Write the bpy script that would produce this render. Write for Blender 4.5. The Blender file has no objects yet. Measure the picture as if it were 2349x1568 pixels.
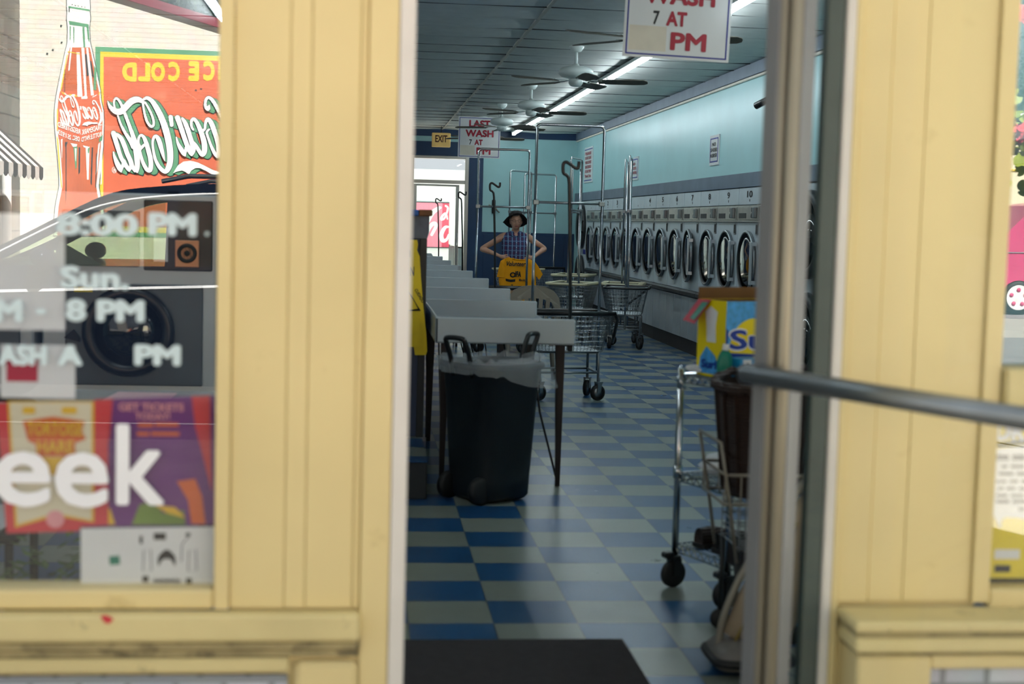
import bpy, bmesh, math, random
from mathutils import Vector, Matrix, Euler
random.seed(11)
PI = math.pi
SC = bpy.context.scene
COL = SC.collection

# ------------------------------------------------------------------ camera
H = 1.43
FPX, PITCH, YAW, ROLL = 3300.0, -0.0824, 0.1043, 0.0263
cF = Vector((math.sin(YAW)*math.cos(PITCH), math.cos(YAW)*math.cos(PITCH), math.sin(PITCH)))
_r = Vector((math.cos(YAW), -math.sin(YAW), 0))
_u = _r.cross(cF)
cR = _r*math.cos(ROLL) + _u*math.sin(ROLL)
cU = -_r*math.sin(ROLL) + _u*math.cos(ROLL)
C0 = Vector((0, 0, H))
cam = bpy.data.cameras.new('camera')
cam.sensor_fit = 'HORIZONTAL'
cam.sensor_width = 36.0
cam.lens = 36.0*FPX/2349.0
cam.clip_start = 0.05
cam.clip_end = 300
cam.dof.use_dof = True
cam.dof.focus_distance = 16.5
cam.dof.aperture_fstop = 3.0
cam_ob = bpy.data.objects.new('camera', cam)
cam_ob.matrix_world = Matrix(((cR.x, cU.x, -cF.x, C0.x), (cR.y, cU.y, -cF.y, C0.y), (cR.z, cU.z, -cF.z, C0.z), (0, 0, 0, 1)))
COL.objects.link(cam_ob)
SC.camera = cam_ob

# ------------------------------------------------------------------ sky, sun, exposure
w = bpy.data.worlds.new('sky')
SC.world = w
w.use_nodes = True
wn = w.node_tree.nodes
bg = wn['Background']
bg.inputs[0].default_value = (0.89, 0.95, 1.0, 1)
bg.inputs[1].default_value = 0.80
sun = bpy.data.lights.new('sun', 'SUN')
sun.energy = 36.0
sun.angle = 0.009
sun.color = (1.0, 0.96, 0.90)
sun_ob = bpy.data.objects.new('sun', sun)
sun_ob.rotation_euler = Vector((-0.30, -0.68, -0.72)).to_track_quat('-Z', 'Y').to_euler()
COL.objects.link(sun_ob)
SC.view_settings.view_transform = 'Standard'
SC.view_settings.look = 'None'
SC.view_settings.gamma = 1.0
SC.view_settings.use_curve_mapping = False
SC.view_settings.exposure = 0.0
SC.cycles.max_bounces = 10
SC.cycles.diffuse_bounces = 4
SC.cycles.glossy_bounces = 5
SC.cycles.transparent_max_bounces = 16
SC.cycles.caustics_reflective = False
SC.cycles.caustics_refractive = False
SC.cycles.use_denoising = True
try:
    SC.cycles.denoiser = 'OPENIMAGEDENOISE'
except Exception:
    pass
SC.cycles.sample_clamp_indirect = 6.0
TUBE_L = 46.0

# ------------------------------------------------------------------ measuring helpers (pixel of the 2349x1568 photo -> point in the place)
def ray(x, y):
    return cF + cR*((x-1174.5)/FPX) - cU*((y-784)/FPX)
def atY(x, y, Y):
    d = ray(x, y); return C0 + d*(Y/d.y)
def atX(x, y, X):
    d = ray(x, y); return C0 + d*(X/d.x)
def atZ(x, y, z=0.0):
    d = ray(x, y); return C0 + d*((z-H)/d.z)

# ------------------------------------------------------------------ materials
def lin(h):
    if not isinstance(h, str): return tuple(h)[:3]
    h = h.lstrip('#'); o = []
    for i in (0, 2, 4):
        c = int(h[i:i+2], 16)/255.0
        o.append(c/12.92 if c <= 0.04045 else ((c+0.055)/1.055)**2.4)
    return tuple(o)
def mat(name, col, rough=0.5, metal=0.0, var=0.12, vscale=6.0, bump=0.0, bscale=40.0, emit=None, estr=0.0, spec=0.5, stain=None, stain_at=(0.60, 0.72), stain_scale=3.0):
    m = bpy.data.materials.new(name); m.use_nodes = True
    nt = m.node_tree; N = nt.nodes; L = nt.links
    p = N['Principled BSDF']
    c = lin(col)
    tc = N.new('ShaderNodeTexCoord')
    nz = N.new('ShaderNodeTexNoise'); nz.inputs['Scale'].default_value = vscale; nz.inputs['Detail'].default_value = 4
    L.new(tc.outputs['Object'], nz.inputs['Vector'])
    rp = N.new('ShaderNodeValToRGB')
    rp.color_ramp.elements[0].position = 0.3; rp.color_ramp.elements[1].position = 0.7
    rp.color_ramp.elements[0].color = (*[x*(1-var) for x in c], 1)
    rp.color_ramp.elements[1].color = (*[min(1, x*(1+var)) for x in c], 1)
    L.new(nz.outputs['Fac'], rp.inputs['Fac'])
    out = rp.outputs['Color']
    if stain:
        n2 = N.new('ShaderNodeTexNoise'); n2.inputs['Scale'].default_value = stain_scale; n2.inputs['Detail'].default_value = 7; n2.inputs['Roughness'].default_value = 0.65
        L.new(tc.outputs['Object'], n2.inputs['Vector'])
        r2 = N.new('ShaderNodeValToRGB'); r2.color_ramp.elements[0].position = stain_at[0]; r2.color_ramp.elements[1].position = stain_at[1]
        L.new(n2.outputs['Fac'], r2.inputs['Fac'])
        mx = N.new('ShaderNodeMix'); mx.data_type = 'RGBA'
        L.new(r2.outputs['Color'], mx.inputs[0]); L.new(out, mx.inputs[6]); mx.inputs[7].default_value = (*lin(stain), 1)
        out = mx.outputs[2]
    L.new(out, p.inputs['Base Color'])
    p.inputs['Roughness'].default_value = rough
    p.inputs['Metallic'].default_value = metal
    p.inputs['Specular IOR Level'].default_value = spec
    if bump > 0:
        nb = N.new('ShaderNodeTexNoise'); nb.inputs['Scale'].default_value = bscale; nb.inputs['Detail'].default_value = 5
        L.new(tc.outputs['Object'], nb.inputs['Vector'])
        b = N.new('ShaderNodeBump'); b.inputs['Strength'].default_value = bump; b.inputs['Distance'].default_value = 0.01
        L.new(nb.outputs['Fac'], b.inputs['Height']); L.new(b.outputs['Normal'], p.inputs['Normal'])
    if emit:
        p.inputs['Emission Color'].default_value = (*lin(emit), 1); p.inputs['Emission Strength'].default_value = estr
    return m
def glass_mat(name, tint, refl, rough=0.0):
    m = bpy.data.materials.new(name); m.use_nodes = True
    nt = m.node_tree; N = nt.nodes; L = nt.links
    N.remove(N['Principled BSDF'])
    t = N.new('ShaderNodeBsdfTransparent'); t.inputs[0].default_value = (*tint, 1)
    g = N.new('ShaderNodeBsdfGlossy'); g.inputs['Roughness'].default_value = rough; g.inputs[0].default_value = (0.97, 0.99, 1.0, 1)
    lw = N.new('ShaderNodeLayerWeight'); lw.inputs[0].default_value = 0.25
    mp = N.new('ShaderNodeMapRange'); mp.inputs['To Min'].default_value = refl; mp.inputs['To Max'].default_value = 1.0
    L.new(lw.outputs['Fresnel'], mp.inputs['Value'])
    mp.inputs['From Min'].default_value = 0.0
    mx = N.new('ShaderNodeMixShader')
    L.new(mp.outputs[0], mx.inputs[0]); L.new(t.outputs[0], mx.inputs[1]); L.new(g.outputs[0], mx.inputs[2])
    L.new(mx.outputs[0], N['Material Output'].inputs[0])
    return m
def clear_mat(name, tint, refl):
    m = bpy.data.materials.new(name); m.use_nodes = True
    nt = m.node_tree; N = nt.nodes; L = nt.links
    N.remove(N['Principled BSDF'])
    t = N.new('ShaderNodeBsdfTransparent'); t.inputs[0].default_value = (*tint, 1)
    g = N.new('ShaderNodeBsdfGlossy'); g.inputs['Roughness'].default_value = 0.0
    mx = N.new('ShaderNodeMixShader'); mx.inputs[0].default_value = refl
    L.new(t.outputs[0], mx.inputs[1]); L.new(g.outputs[0], mx.inputs[2]); L.new(mx.outputs[0], N['Material Output'].inputs[0])
    return m
def brick_mat(name, c1, c2, mortar, bw, rh, msize, axes='XZ', bump=0.5, rough=0.85, off=(0, 0)):
    m = bpy.data.materials.new(name); m.use_nodes = True
    nt = m.node_tree; N = nt.nodes; L = nt.links; p = N['Principled BSDF']
    tc = N.new('ShaderNodeTexCoord'); sp = N.new('ShaderNodeSeparateXYZ'); cb = N.new('ShaderNodeCombineXYZ')
    L.new(tc.outputs['Object'], sp.inputs[0])
    L.new(sp.outputs[axes[0]], cb.inputs[0]); L.new(sp.outputs[axes[1]], cb.inputs[1])
    ad = N.new('ShaderNodeVectorMath'); ad.operation = 'ADD'; ad.inputs[1].default_value = (off[0], off[1], 0)
    L.new(cb.outputs[0], ad.inputs[0])
    b = N.new('ShaderNodeTexBrick'); b.inputs['Scale'].default_value = 1.0
    b.inputs['Color1'].default_value = (*lin(c1), 1); b.inputs['Color2'].default_value = (*lin(c2), 1); b.inputs['Mortar'].default_value = (*lin(mortar), 1)
    b.inputs['Brick Width'].default_value = bw; b.inputs['Row Height'].default_value = rh; b.inputs['Mortar Size'].default_value = msize; b.inputs['Mortar Smooth'].default_value = 0.2
    L.new(ad.outputs[0], b.inputs['Vector'])
    nz = N.new('ShaderNodeTexNoise'); nz.inputs['Scale'].default_value = 5; nz.inputs['Detail'].default_value = 6
    L.new(tc.outputs['Object'], nz.inputs['Vector'])
    mx = N.new('ShaderNodeMix'); mx.data_type = 'RGBA'; mx.blend_type = 'MULTIPLY'; mx.inputs[0].default_value = 0.25
    L.new(b.outputs['Color'], mx.inputs[6]); L.new(nz.outputs['Color'], mx.inputs[7])
    L.new(mx.outputs[2], p.inputs['Base Color'])
    bp = N.new('ShaderNodeBump'); bp.invert = True; bp.inputs['Strength'].default_value = bump; bp.inputs['Distance'].default_value = 0.01
    L.new(b.outputs['Fac'], bp.inputs['Height']); L.new(bp.outputs[0], p.inputs['Normal'])
    p.inputs['Roughness'].default_value = rough
    return m
TILE = 0.3048
def checker_mat(name):
    m = bpy.data.materials.new(name); m.use_nodes = True
    nt = m.node_tree; N = nt.nodes; L = nt.links; p = N['Principled BSDF']
    tc = N.new('ShaderNodeTexCoord')
    sp = N.new('ShaderNodeSeparateXYZ'); L.new(tc.outputs['Object'], sp.inputs[0])
    def mth(op, a, b):
        n = N.new('ShaderNodeMath'); n.operation = op
        if isinstance(a, (int, float)): n.inputs[0].default_value = a
        else: L.new(a, n.inputs[0])
        if isinstance(b, (int, float)): n.inputs[1].default_value = b
        else: L.new(b, n.inputs[1])
        return n.outputs[0]
    u = mth('DIVIDE', mth('SUBTRACT', sp.outputs[0], 0.487), TILE)
    v = mth('DIVIDE', mth('SUBTRACT', sp.outputs[1], 7.165), TILE)
    cb = N.new('ShaderNodeCombineXYZ'); L.new(u, cb.inputs[0]); L.new(v, cb.inputs[1]); cb.inputs[2].default_value = 0.5
    ck = N.new('ShaderNodeTexChecker'); ck.inputs['Scale'].default_value = 1.0
    L.new(cb.outputs[0], ck.inputs['Vector'])
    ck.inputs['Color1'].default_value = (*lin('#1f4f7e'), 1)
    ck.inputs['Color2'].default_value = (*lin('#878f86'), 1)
    # per tile shade
    fl = N.new('ShaderNodeVectorMath'); fl.operation = 'FLOOR'; L.new(cb.outputs[0], fl.inputs[0])
    wn_ = N.new('ShaderNodeTexWhiteNoise'); L.new(fl.outputs[0], wn_.inputs['Vector'])
    mr = N.new('ShaderNodeMapRange'); L.new(wn_.outputs['Value'], mr.inputs['Value']); mr.inputs['To Min'].default_value = 0.84; mr.inputs['To Max'].default_value = 1.05
    mx = N.new('ShaderNodeMix'); mx.data_type = 'RGBA'; mx.blend_type = 'MULTIPLY'; mx.inputs[0].default_value = 1.0
    L.new(ck.outputs['Color'], mx.inputs[6]); L.new(mr.outputs[0], mx.inputs[7])
    # grime
    nz = N.new('ShaderNodeTexNoise'); nz.inputs['Scale'].default_value = 2.2; nz.inputs['Detail'].default_value = 8; nz.inputs['Roughness'].default_value = 0.7
    L.new(tc.outputs['Object'], nz.inputs['Vector'])
    rp = N.new('ShaderNodeValToRGB'); rp.color_ramp.elements[0].position = 0.35; rp.color_ramp.elements[1].position = 0.75
    rp.color_ramp.elements[0].color = (1, 1, 1, 1); rp.color_ramp.elements[1].color = (0.86, 0.85, 0.82, 1)
    L.new(nz.outputs['Fac'], rp.inputs['Fac'])
    m2 = N.new('ShaderNodeMix'); m2.data_type = 'RGBA'; m2.blend_type = 'MULTIPLY'; m2.inputs[0].default_value = 1.0
    L.new(mx.outputs[2], m2.inputs[6]); L.new(rp.outputs['Color'], m2.inputs[7])
    # joints
    fu = mth('ABSOLUTE', mth('SUBTRACT', mth('FRACT', u, 0), 0.5), 0)
    fv = mth('ABSOLUTE', mth('SUBTRACT', mth('FRACT', v, 0), 0.5), 0)
    j = mth('GREATER_THAN', mth('MAXIMUM', fu, fv), 0.494)
    m3 = N.new('ShaderNodeMix'); m3.data_type = 'RGBA'; L.new(j, m3.inputs[0]); L.new(m2.outputs[2], m3.inputs[6]); m3.inputs[7].default_value = (0.05, 0.06, 0.06, 1)
    L.new(m3.outputs[2], p.inputs['Base Color'])
    r2 = N.new('ShaderNodeMapRange'); L.new(nz.outputs['Fac'], r2.inputs['Value']); r2.inputs['To Min'].default_value = 0.24; r2.inputs['To Max'].default_value = 0.34
    L.new(r2.outputs[0], p.inputs['Roughness']); p.inputs['Specular IOR Level'].default_value = 0.32
    return m
def plaid_mat(name):
    m = bpy.data.materials.new(name); m.use_nodes = True
    nt = m.node_tree; N = nt.nodes; L = nt.links; p = N['Principled BSDF']
    tc = N.new('ShaderNodeTexCoord'); sp = N.new('ShaderNodeSeparateXYZ'); L.new(tc.outputs['Object'], sp.inputs[0])
    def band(ax, per, wd, ph, c, fac, prev):
        a = N.new('ShaderNodeMath'); a.operation = 'MULTIPLY_ADD'; L.new(sp.outputs[ax], a.inputs[0]); a.inputs[1].default_value = 1/per; a.inputs[2].default_value = ph
        f = N.new('ShaderNodeMath'); f.operation = 'FRACT'; L.new(a.outputs[0], f.inputs[0])
        l = N.new('ShaderNodeMath'); l.operation = 'LESS_THAN'; L.new(f.outputs[0], l.inputs[0]); l.inputs[1].default_value = wd
        k = N.new('ShaderNodeMath'); k.operation = 'MULTIPLY'; L.new(l.outputs[0], k.inputs[0]); k.inputs[1].default_value = fac
        x = N.new('ShaderNodeMix'); x.data_type = 'RGBA'; L.new(k.outputs[0], x.inputs[0]); L.new(prev, x.inputs[6]); x.inputs[7].default_value = (*lin(c), 1)
        return x.outputs[2]
    base = N.new('ShaderNodeRGB'); base.outputs[0].default_value = (*lin('#2a3a63'), 1)
    o = base.outputs[0]
    o = band('X', 0.052, 0.26, 0.1, '#86a6cc', 0.75, o)
    o = band('X', 0.052, 0.14, 0.6, '#7a3450', 0.7, o)
    o = band('Z', 0.060, 0.20, 0.1, '#7898c4', 0.5, o)
    o = band('Z', 0.060, 0.12, 0.6, '#6c2f4a', 0.5, o)
    L.new(o, p.inputs['Base Color']); p.inputs['Roughness'].default_value = 0.9
    return m
def stripe_mat(name, c1, c2, per, axis='X', rough=0.8, ph=0.0):
    m = bpy.data.materials.new(name); m.use_nodes = True
    nt = m.node_tree; N = nt.nodes; L = nt.links; p = N['Principled BSDF']
    tc = N.new('ShaderNodeTexCoord'); sp = N.new('ShaderNodeSeparateXYZ'); L.new(tc.outputs['Object'], sp.inputs[0])
    a = N.new('ShaderNodeMath'); a.operation = 'MULTIPLY_ADD'; L.new(sp.outputs[axis], a.inputs[0]); a.inputs[1].default_value = 1/per; a.inputs[2].default_value = ph
    f = N.new('ShaderNodeMath'); f.operation = 'FRACT'; L.new(a.outputs[0], f.inputs[0])
    l = N.new('ShaderNodeMath'); l.operation = 'LESS_THAN'; L.new(f.outputs[0], l.inputs[0]); l.inputs[1].default_value = 0.5
    x = N.new('ShaderNodeMix'); x.data_type = 'RGBA'; L.new(l.outputs[0], x.inputs[0]); x.inputs[6].default_value = (*lin(c1), 1); x.inputs[7].default_value = (*lin(c2), 1)
    L.new(x.outputs[2], p.inputs['Base Color']); p.inputs['Roughness'].default_value = rough
    return m
def wicker_mat(name):
    m = mat(name, '#2e1b12', 0.6, var=0.25, vscale=30)
    nt = m.node_tree; N = nt.nodes; L = nt.links; p = N['Principled BSDF']
    tc = N.new('ShaderNodeTexCoord')
    wv = N.new('ShaderNodeTexWave'); wv.bands_direction = 'Z'; wv.inputs['Scale'].default_value = 28; wv.inputs['Distortion'].default_value = 2.0
    L.new(tc.outputs['Object'], wv.inputs['Vector'])
    b = N.new('ShaderNodeBump'); b.inputs['Strength'].default_value = 0.8; b.inputs['Distance'].default_value = 0.01
    L.new(wv.outputs['Fac'], b.inputs['Height']); L.new(b.outputs[0], p.inputs['Normal'])
    return m

Mt = {}
Mt['yellow'] = mat('yellow_paint', '#e3d097', 0.5, var=0.05, vscale=2.5, bump=0.12, bscale=18, stain='#b9a268', stain_at=(0.63, 0.80), stain_scale=5)
Mt['yellow_dirty'] = mat('weathered_yellow_paint', '#dccc94', 0.6, var=0.08, vscale=4, bump=0.2, bscale=22, stain='#5d5646', stain_at=(0.60, 0.72), stain_scale=9)
Mt['grime'] = mat('grime_seam', '#a89a70', 0.8, var=0.25, vscale=9, stain='#463f30', stain_at=(0.52, 0.66), stain_scale=12)
Mt['alu'] = mat('brushed_aluminium', '#a9a8a2', 0.38, 0.9, var=0.06, vscale=3)
Mt['alu_light'] = mat('pale_anodised_frame', '#dedad3', 0.5, 0.0, var=0.05)
Mt['stile'] = mat('dull_door_stile', '#7d7f80', 0.45, 0.35, var=0.08, vscale=5)
Mt['glintstrip'] = mat('painted_glint_strip', '#d9dbdd', 0.35)  # pale colour paints a sun highlight onto the car's trim lines
Mt['chrome'] = mat('chrome', '#c9cdd0', 0.18, 1.0, var=0.04)
Mt['stopgrey'] = mat('grey_green_door_stop', '#47544f', 0.5)
Mt['dullsteel'] = mat('dull_steel', '#8d9498', 0.35, 0.9, var=0.12, vscale=8)
Mt['steel'] = mat('stainless_panel', '#b9c2c8', 0.32, 0.55, var=0.08, vscale=4, bump=0.05, bscale=3)
Mt['steel_dark'] = mat('dark_stainless', '#b4b3ac', 0.3, 0.6, var=0.15, vscale=10)
Mt['white_enamel'] = mat('grey_white_enamel', '#c4d0d6', 0.35, 0.1, var=0.05)
Mt['black'] = mat('black_rubber', '#121314', 0.6, var=0.2)
Mt['blackgloss'] = mat('black_plastic', '#0e1012', 0.35, var=0.1)
Mt['darkgrey'] = mat('dark_grey_metal', '#2c3032', 0.45, 0.4, var=0.1)
Mt['binblack'] = mat('bin_plastic', '#161c20', 0.45, var=0.15, bump=0.05)
Mt['rust'] = mat('dark_brown_steel', '#221c1c', 0.55, 0.3, var=0.25)
Mt['darkglass'] = mat('dark_door_glass', '#0b1012', 0.05, 0.0, var=0.1, spec=0.8)
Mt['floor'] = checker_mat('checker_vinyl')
Mt['ceil'] = mat('ceiling_tile', '#d6d9d4', 0.9, var=0.05, vscale=8, bump=0.1, bscale=120, stain='#8d8573', stain_at=(0.70, 0.78), stain_scale=2.2)
Mt['ceilgrid'] = mat('ceiling_grid_bar', '#c3bfb4', 0.6, var=0.05)
Mt['teal'] = mat('teal_wall_paint', '#a2d0d3', 0.32, var=0.07, vscale=1.3, bump=0.08, bscale=6)
Mt['navy'] = mat('navy_paint', '#0f3357', 0.5, var=0.12, vscale=3)
Mt['slate'] = mat('slate_blue_wood', '#5a6878', 0.5, var=0.15, vscale=4)
Mt['paletrim'] = mat('pale_trim', '#d8d2c4', 0.5)
Mt['wallgrey'] = mat('plain_interior_wall', '#8fb0b4', 0.7, var=0.05)
Mt['white'] = mat('white_laminate', '#aebbc2', 0.25, var=0.03)
Mt['paper'] = mat('white_paper', '#e9edf0', 0.8, var=0.03)
Mt['tape'] = mat('pink_paper', '#e3bcc8', 0.8, var=0.03)
Mt['cream'] = mat('cream_plastic', '#cfc8a6', 0.5, var=0.08)
Mt['tan'] = mat('tan_resin', '#8b8478', 0.5, var=0.06)
Mt['red'] = mat('sign_red', '#a2122e', 0.5, var=0.05)
Mt['signblue'] = mat('sign_blue', '#1f2a86', 0.5, var=0.05)
Mt['ink'] = mat('black_ink', '#15171a', 0.6, var=0.05)
Mt['inkred'] = mat('red_ink', '#a33a48', 0.6, var=0.05)
Mt['signwhite'] = mat('sign_white', '#dfe2e2', 0.16, var=0.03)
Mt['patch'] = mat('yellowed_patch', '#d6cfbe', 0.5, var=0.08)
Mt['caution'] = mat('caution_yellow', '#e0c408', 0.45, var=0.08)
Mt['exit'] = mat('exit_sign_tan', '#d8b36a', 0.5, emit='#d8b36a', estr=0.12)
Mt['brown'] = mat('brown_letters', '#4a1a10', 0.6)
Mt['fanwhite'] = mat('fan_white_metal', '#cfdad8', 0.35, var=0.04)
Mt['fanblade'] = mat('fan_blade_wood', '#5d5a50', 0.5, var=0.25, vscale=14)
Mt['tube'] = mat('lit_fluorescent_tube', '#ffffff', 0.4, emit=(0.84, 0.95, 1.0), estr=TUBE_L)
Mt['skin'] = mat('skin', '#c79880', 0.55, var=0.10, vscale=25)
Mt['hat'] = mat('dark_hat_cloth', '#1d1b1c', 0.9, var=0.4, vscale=30)
Mt['hair'] = mat('grey_hair', '#7b756c', 0.8, var=0.3, vscale=60)
Mt['plaid'] = plaid_mat('blue_plaid_cotton')
Mt['trousers'] = mat('dark_trousers', '#1c2130', 0.9)
Mt['shirt'] = mat('golden_yellow_cotton', '#f2a300', 0.85, var=0.06)
Mt['wood'] = mat('brown_wood', '#7a4a26', 0.6, var=0.25, vscale=9)
Mt['bluepaint'] = mat('blue_paint', '#2c63b4', 0.6, var=0.1)
Mt['liner'] = glass_mat('clear_bin_liner', (0.62, 0.68, 0.72), 0.12, 0.25)
Mt['wicker'] = wicker_mat('dark_wicker')
Mt['mat'] = mat('dark_door_mat', '#2a2527', 0.95, var=0.2, vscale=40, bump=0.4, bscale=300)
Mt['vinyl'] = mat('pale_vinyl_letters', '#cfe3e8', 0.6, var=0.03)
Mt['wvinyl'] = mat('white_vinyl_letters', '#f2f4f8', 0.6, var=0.02)
Mt['glass'] = clear_mat('window_glass', (0.985, 0.99, 0.99), 0.10)
Mt['glass_right'] = clear_mat('window_glass_bright', (0.985, 0.99, 0.99), 0.10)
Mt['glass_door'] = clear_mat('door_glass', (0.975, 0.985, 0.98), 0.02)
Mt['glass_car'] = clear_mat('car_glass', (0.80, 0.86, 0.78), 0.04)
Mt['whitebrick'] = brick_mat('white_painted_brick_base', '#d7dce6', '#c4cad6', '#9ba0a5', 0.105, 0.30, 0.008, 'XZ', 0.8, off=(0.03, -0.10))

# ------------------------------------------------------------------ mesh helpers
class MB:
    def __init__(s):
        s.v = []; s.f = []; s.m = []; s.mi = 0; s.sm = []; s.smooth = False; s.T = None
    def add(s, vs, fs, smooth=None):
        o = len(s.v)
        for p in vs:
            p = Vector(p)
            if s.T is not None: p = s.T @ p
            s.v.append(p)
        for f in fs:
            s.f.append([i+o for i in f]); s.m.append(s.mi); s.sm.append(s.smooth if smooth is None else smooth)
    def box(s, x0, x1, y0, y1, z0, z1, b=0.0):
        if x0 > x1: x0, x1 = x1, x0
        if y0 > y1: y0, y1 = y1, y0
        if z0 > z1: z0, z1 = z1, z0
        b = min(b, (x1-x0)*.45, (y1-y0)*.45, (z1-z0)*.45)
        if b <= 0:
            v = [(x, y, z) for x in (x0, x1) for y in (y0, y1) for z in (z0, z1)]
            s.add(v, [(0, 1, 3, 2), (4, 6, 7, 5), (0, 4, 5, 1), (2, 3, 7, 6), (0, 2, 6, 4), (1, 5, 7, 3)], False); return
        X = (x0, x1); Y = (y0, y1); Z = (z0, z1); v = []; idx = {}
        for i in (0, 1):
            for j in (0, 1):
                for k in (0, 1):
                    sx = b if i == 0 else -b; sy = b if j == 0 else -b; sz = b if k == 0 else -b
                    idx[i, j, k] = len(v)
                    v += [(X[i], Y[j]+sy, Z[k]+sz), (X[i]+sx, Y[j], Z[k]+sz), (X[i]+sx, Y[j]+sy, Z[k])]
        f = []
        g = lambda i, j, k, a: idx[i, j, k]+a
        for i in (0, 1):
            q = [g(i, 0, 0, 0), g(i, 1, 0, 0), g(i, 1, 1, 0), g(i, 0, 1, 0)]; f.append(q if i else q[::-1])
            q = [g(0, i, 0, 1), g(0, i, 1, 1), g(1, i, 1, 1), g(1, i, 0, 1)]; f.append(q if i else q[::-1])
            q = [g(0, 0, i, 2), g(1, 0, i, 2), g(1, 1, i, 2), g(0, 1, i, 2)]; f.append(q if i else q[::-1])
        for i in (0, 1):
            for j in (0, 1):
                f.append([g(i, j, 0, 0), g(i, j, 1, 0), g(i, j, 1, 1), g(i, j, 0, 1)])
                f.append([g(i, 0, j, 0), g(i, 1, j, 0), g(i, 1, j, 2), g(i, 0, j, 2)])
                f.append([g(0, i, j, 1), g(1, i, j, 1), g(1, i, j, 2), g(0, i, j, 2)])
        for k in idx.values(): f.append([k, k+1, k+2])
        s.add(v, f, False)
    def tube(s, pts, r, n=8, closed=False, cap=True):
        pts = [Vector(p) for p in pts]; m = len(pts)
        rs = r if isinstance(r, (list, tuple)) else [r]*m
        tg = []
        for i in range(m):
            a = pts[(i-1) % m] if (closed or i > 0) else pts[i]
            b = pts[(i+1) % m] if (closed or i < m-1) else pts[i]
            t = b-a
            tg.append(t.normalized() if t.length > 1e-9 else Vector((0, 0, 1)))
        up = Vector((0, 0, 1)) if abs(tg[0].z) < 0.9 else Vector((1, 0, 0))
        nrm = (up - tg[0]*up.dot(tg[0])).normalized()
        vs = []; fs = []
        for i in range(m):
            if i:
                nrm = nrm - tg[i]*nrm.dot(tg[i])
                nrm = nrm.normalized() if nrm.length > 1e-6 else tg[i].orthogonal().normalized()
            bn = tg[i].cross(nrm)
            for k in range(n):
                a = 2*PI*k/n
                vs.append(pts[i] + (nrm*math.cos(a)+bn*math.sin(a))*rs[i])
        R = m if closed else m-1
        for i in range(R):
            j = (i+1) % m
            for k in range(n):
                l = (k+1) % n
                fs.append([i*n+k, i*n+l, j*n+l, j*n+k])
        if cap and not closed:
            fs.append(list(range(n))[::-1]); fs.append([(m-1)*n+k for k in range(n)])
        s.add(vs, fs, n > 5)
    def lathe(s, prof, c=(0, 0, 0), n=24, M=None, sx=1.0, sy=1.0, smooth=True, caps=True):
        vs = []; fs = []; c = Vector(c)
        for (r, z) in prof:
            for k in range(n):
                a = 2*PI*k/n
                p = Vector((r*math.cos(a)*sx, r*math.sin(a)*sy, z))
                if M is not None: p = M @ p
                vs.append(c+p)
        for i in range(len(prof)-1):
            for k in range(n):
                l = (k+1) % n
                fs.append([i*n+k, i*n+l, (i+1)*n+l, (i+1)*n+k])
        if caps and prof[0][0] > 1e-5: fs.append(list(range(n))[::-1])
        if caps and prof[-1][0] > 1e-5: fs.append([(len(prof)-1)*n+k for k in range(n)])
        s.add(vs, fs, smooth)
    def prism(s, pts3, d, smooth=False):
        pts3 = [Vector(p) for p in pts3]; d = Vector(d); n = len(pts3)
        s.add(pts3+[p+d for p in pts3], [list(range(n))[::-1], list(range(n, 2*n))] + [[i, (i+1) % n, n+(i+1) % n, n+i] for i in range(n)], smooth)
    def poly(s, pts3):
        s.add(pts3, [list(range(len(pts3)))], False)
    def sphere(s, c, r, n=12, m=8):
        rx, ry, rz = (r, r, r) if isinstance(r, (int, float)) else r
        vs = []; fs = []
        for i in range(m+1):
            t = PI*i/m
            for k in range(n):
                a = 2*PI*k/n
                vs.append((c[0]+rx*math.sin(t)*math.cos(a), c[1]+ry*math.sin(t)*math.sin(a), c[2]+rz*math.cos(t)))
        for i in range(m):
            for k in range(n):
                l = (k+1) % n
                fs.append([i*n+k, (i+1)*n+k, (i+1)*n+l, i*n+l])
        s.add(vs, fs, True)
    def grid(s, fn, nu, nv, smooth=True):
        vs = [fn(i/nu, j/nv) for i in range(nu+1) for j in range(nv+1)]
        s.add(vs, [[i*(nv+1)+j, (i+1)*(nv+1)+j, (i+1)*(nv+1)+j+1, i*(nv+1)+j+1] for i in range(nu) for j in range(nv)], smooth)
    def mesh(s, name, off=None, clean=False):
        me = bpy.data.meshes.new(name)
        vs = [v-off for v in s.v] if off is not None else s.v
        me.from_pydata([tuple(v) for v in vs], [], s.f)
        if clean:
            bm = bmesh.new(); bm.from_mesh(me)
            bmesh.ops.remove_doubles(bm, verts=bm.verts, dist=1e-5)
            bmesh.ops.recalc_face_normals(bm, faces=bm.faces)
            mi = None
            bm.to_mesh(me); bm.free()
        else:
            for i, p in enumerate(me.polygons):
                p.material_index = s.m[i]; p.use_smooth = s.sm[i]
        me.update()
        return me
WORLD = {}
def thing(name, label, cat, loc, group=None, rz=0.0):
    """an Empty at a thing's base; parts given to it are authored in place coordinates while it is unrotated"""
    o = bpy.data.objects.new(name, None); o.empty_display_size = 0.1
    o.location = loc; o.rotation_euler = (0, 0, rz)
    COL.objects.link(o)
    o['label'] = label; o['category'] = cat
    if group: o['group'] = group
    WORLD[o.name] = Vector(loc)
    return o
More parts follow.
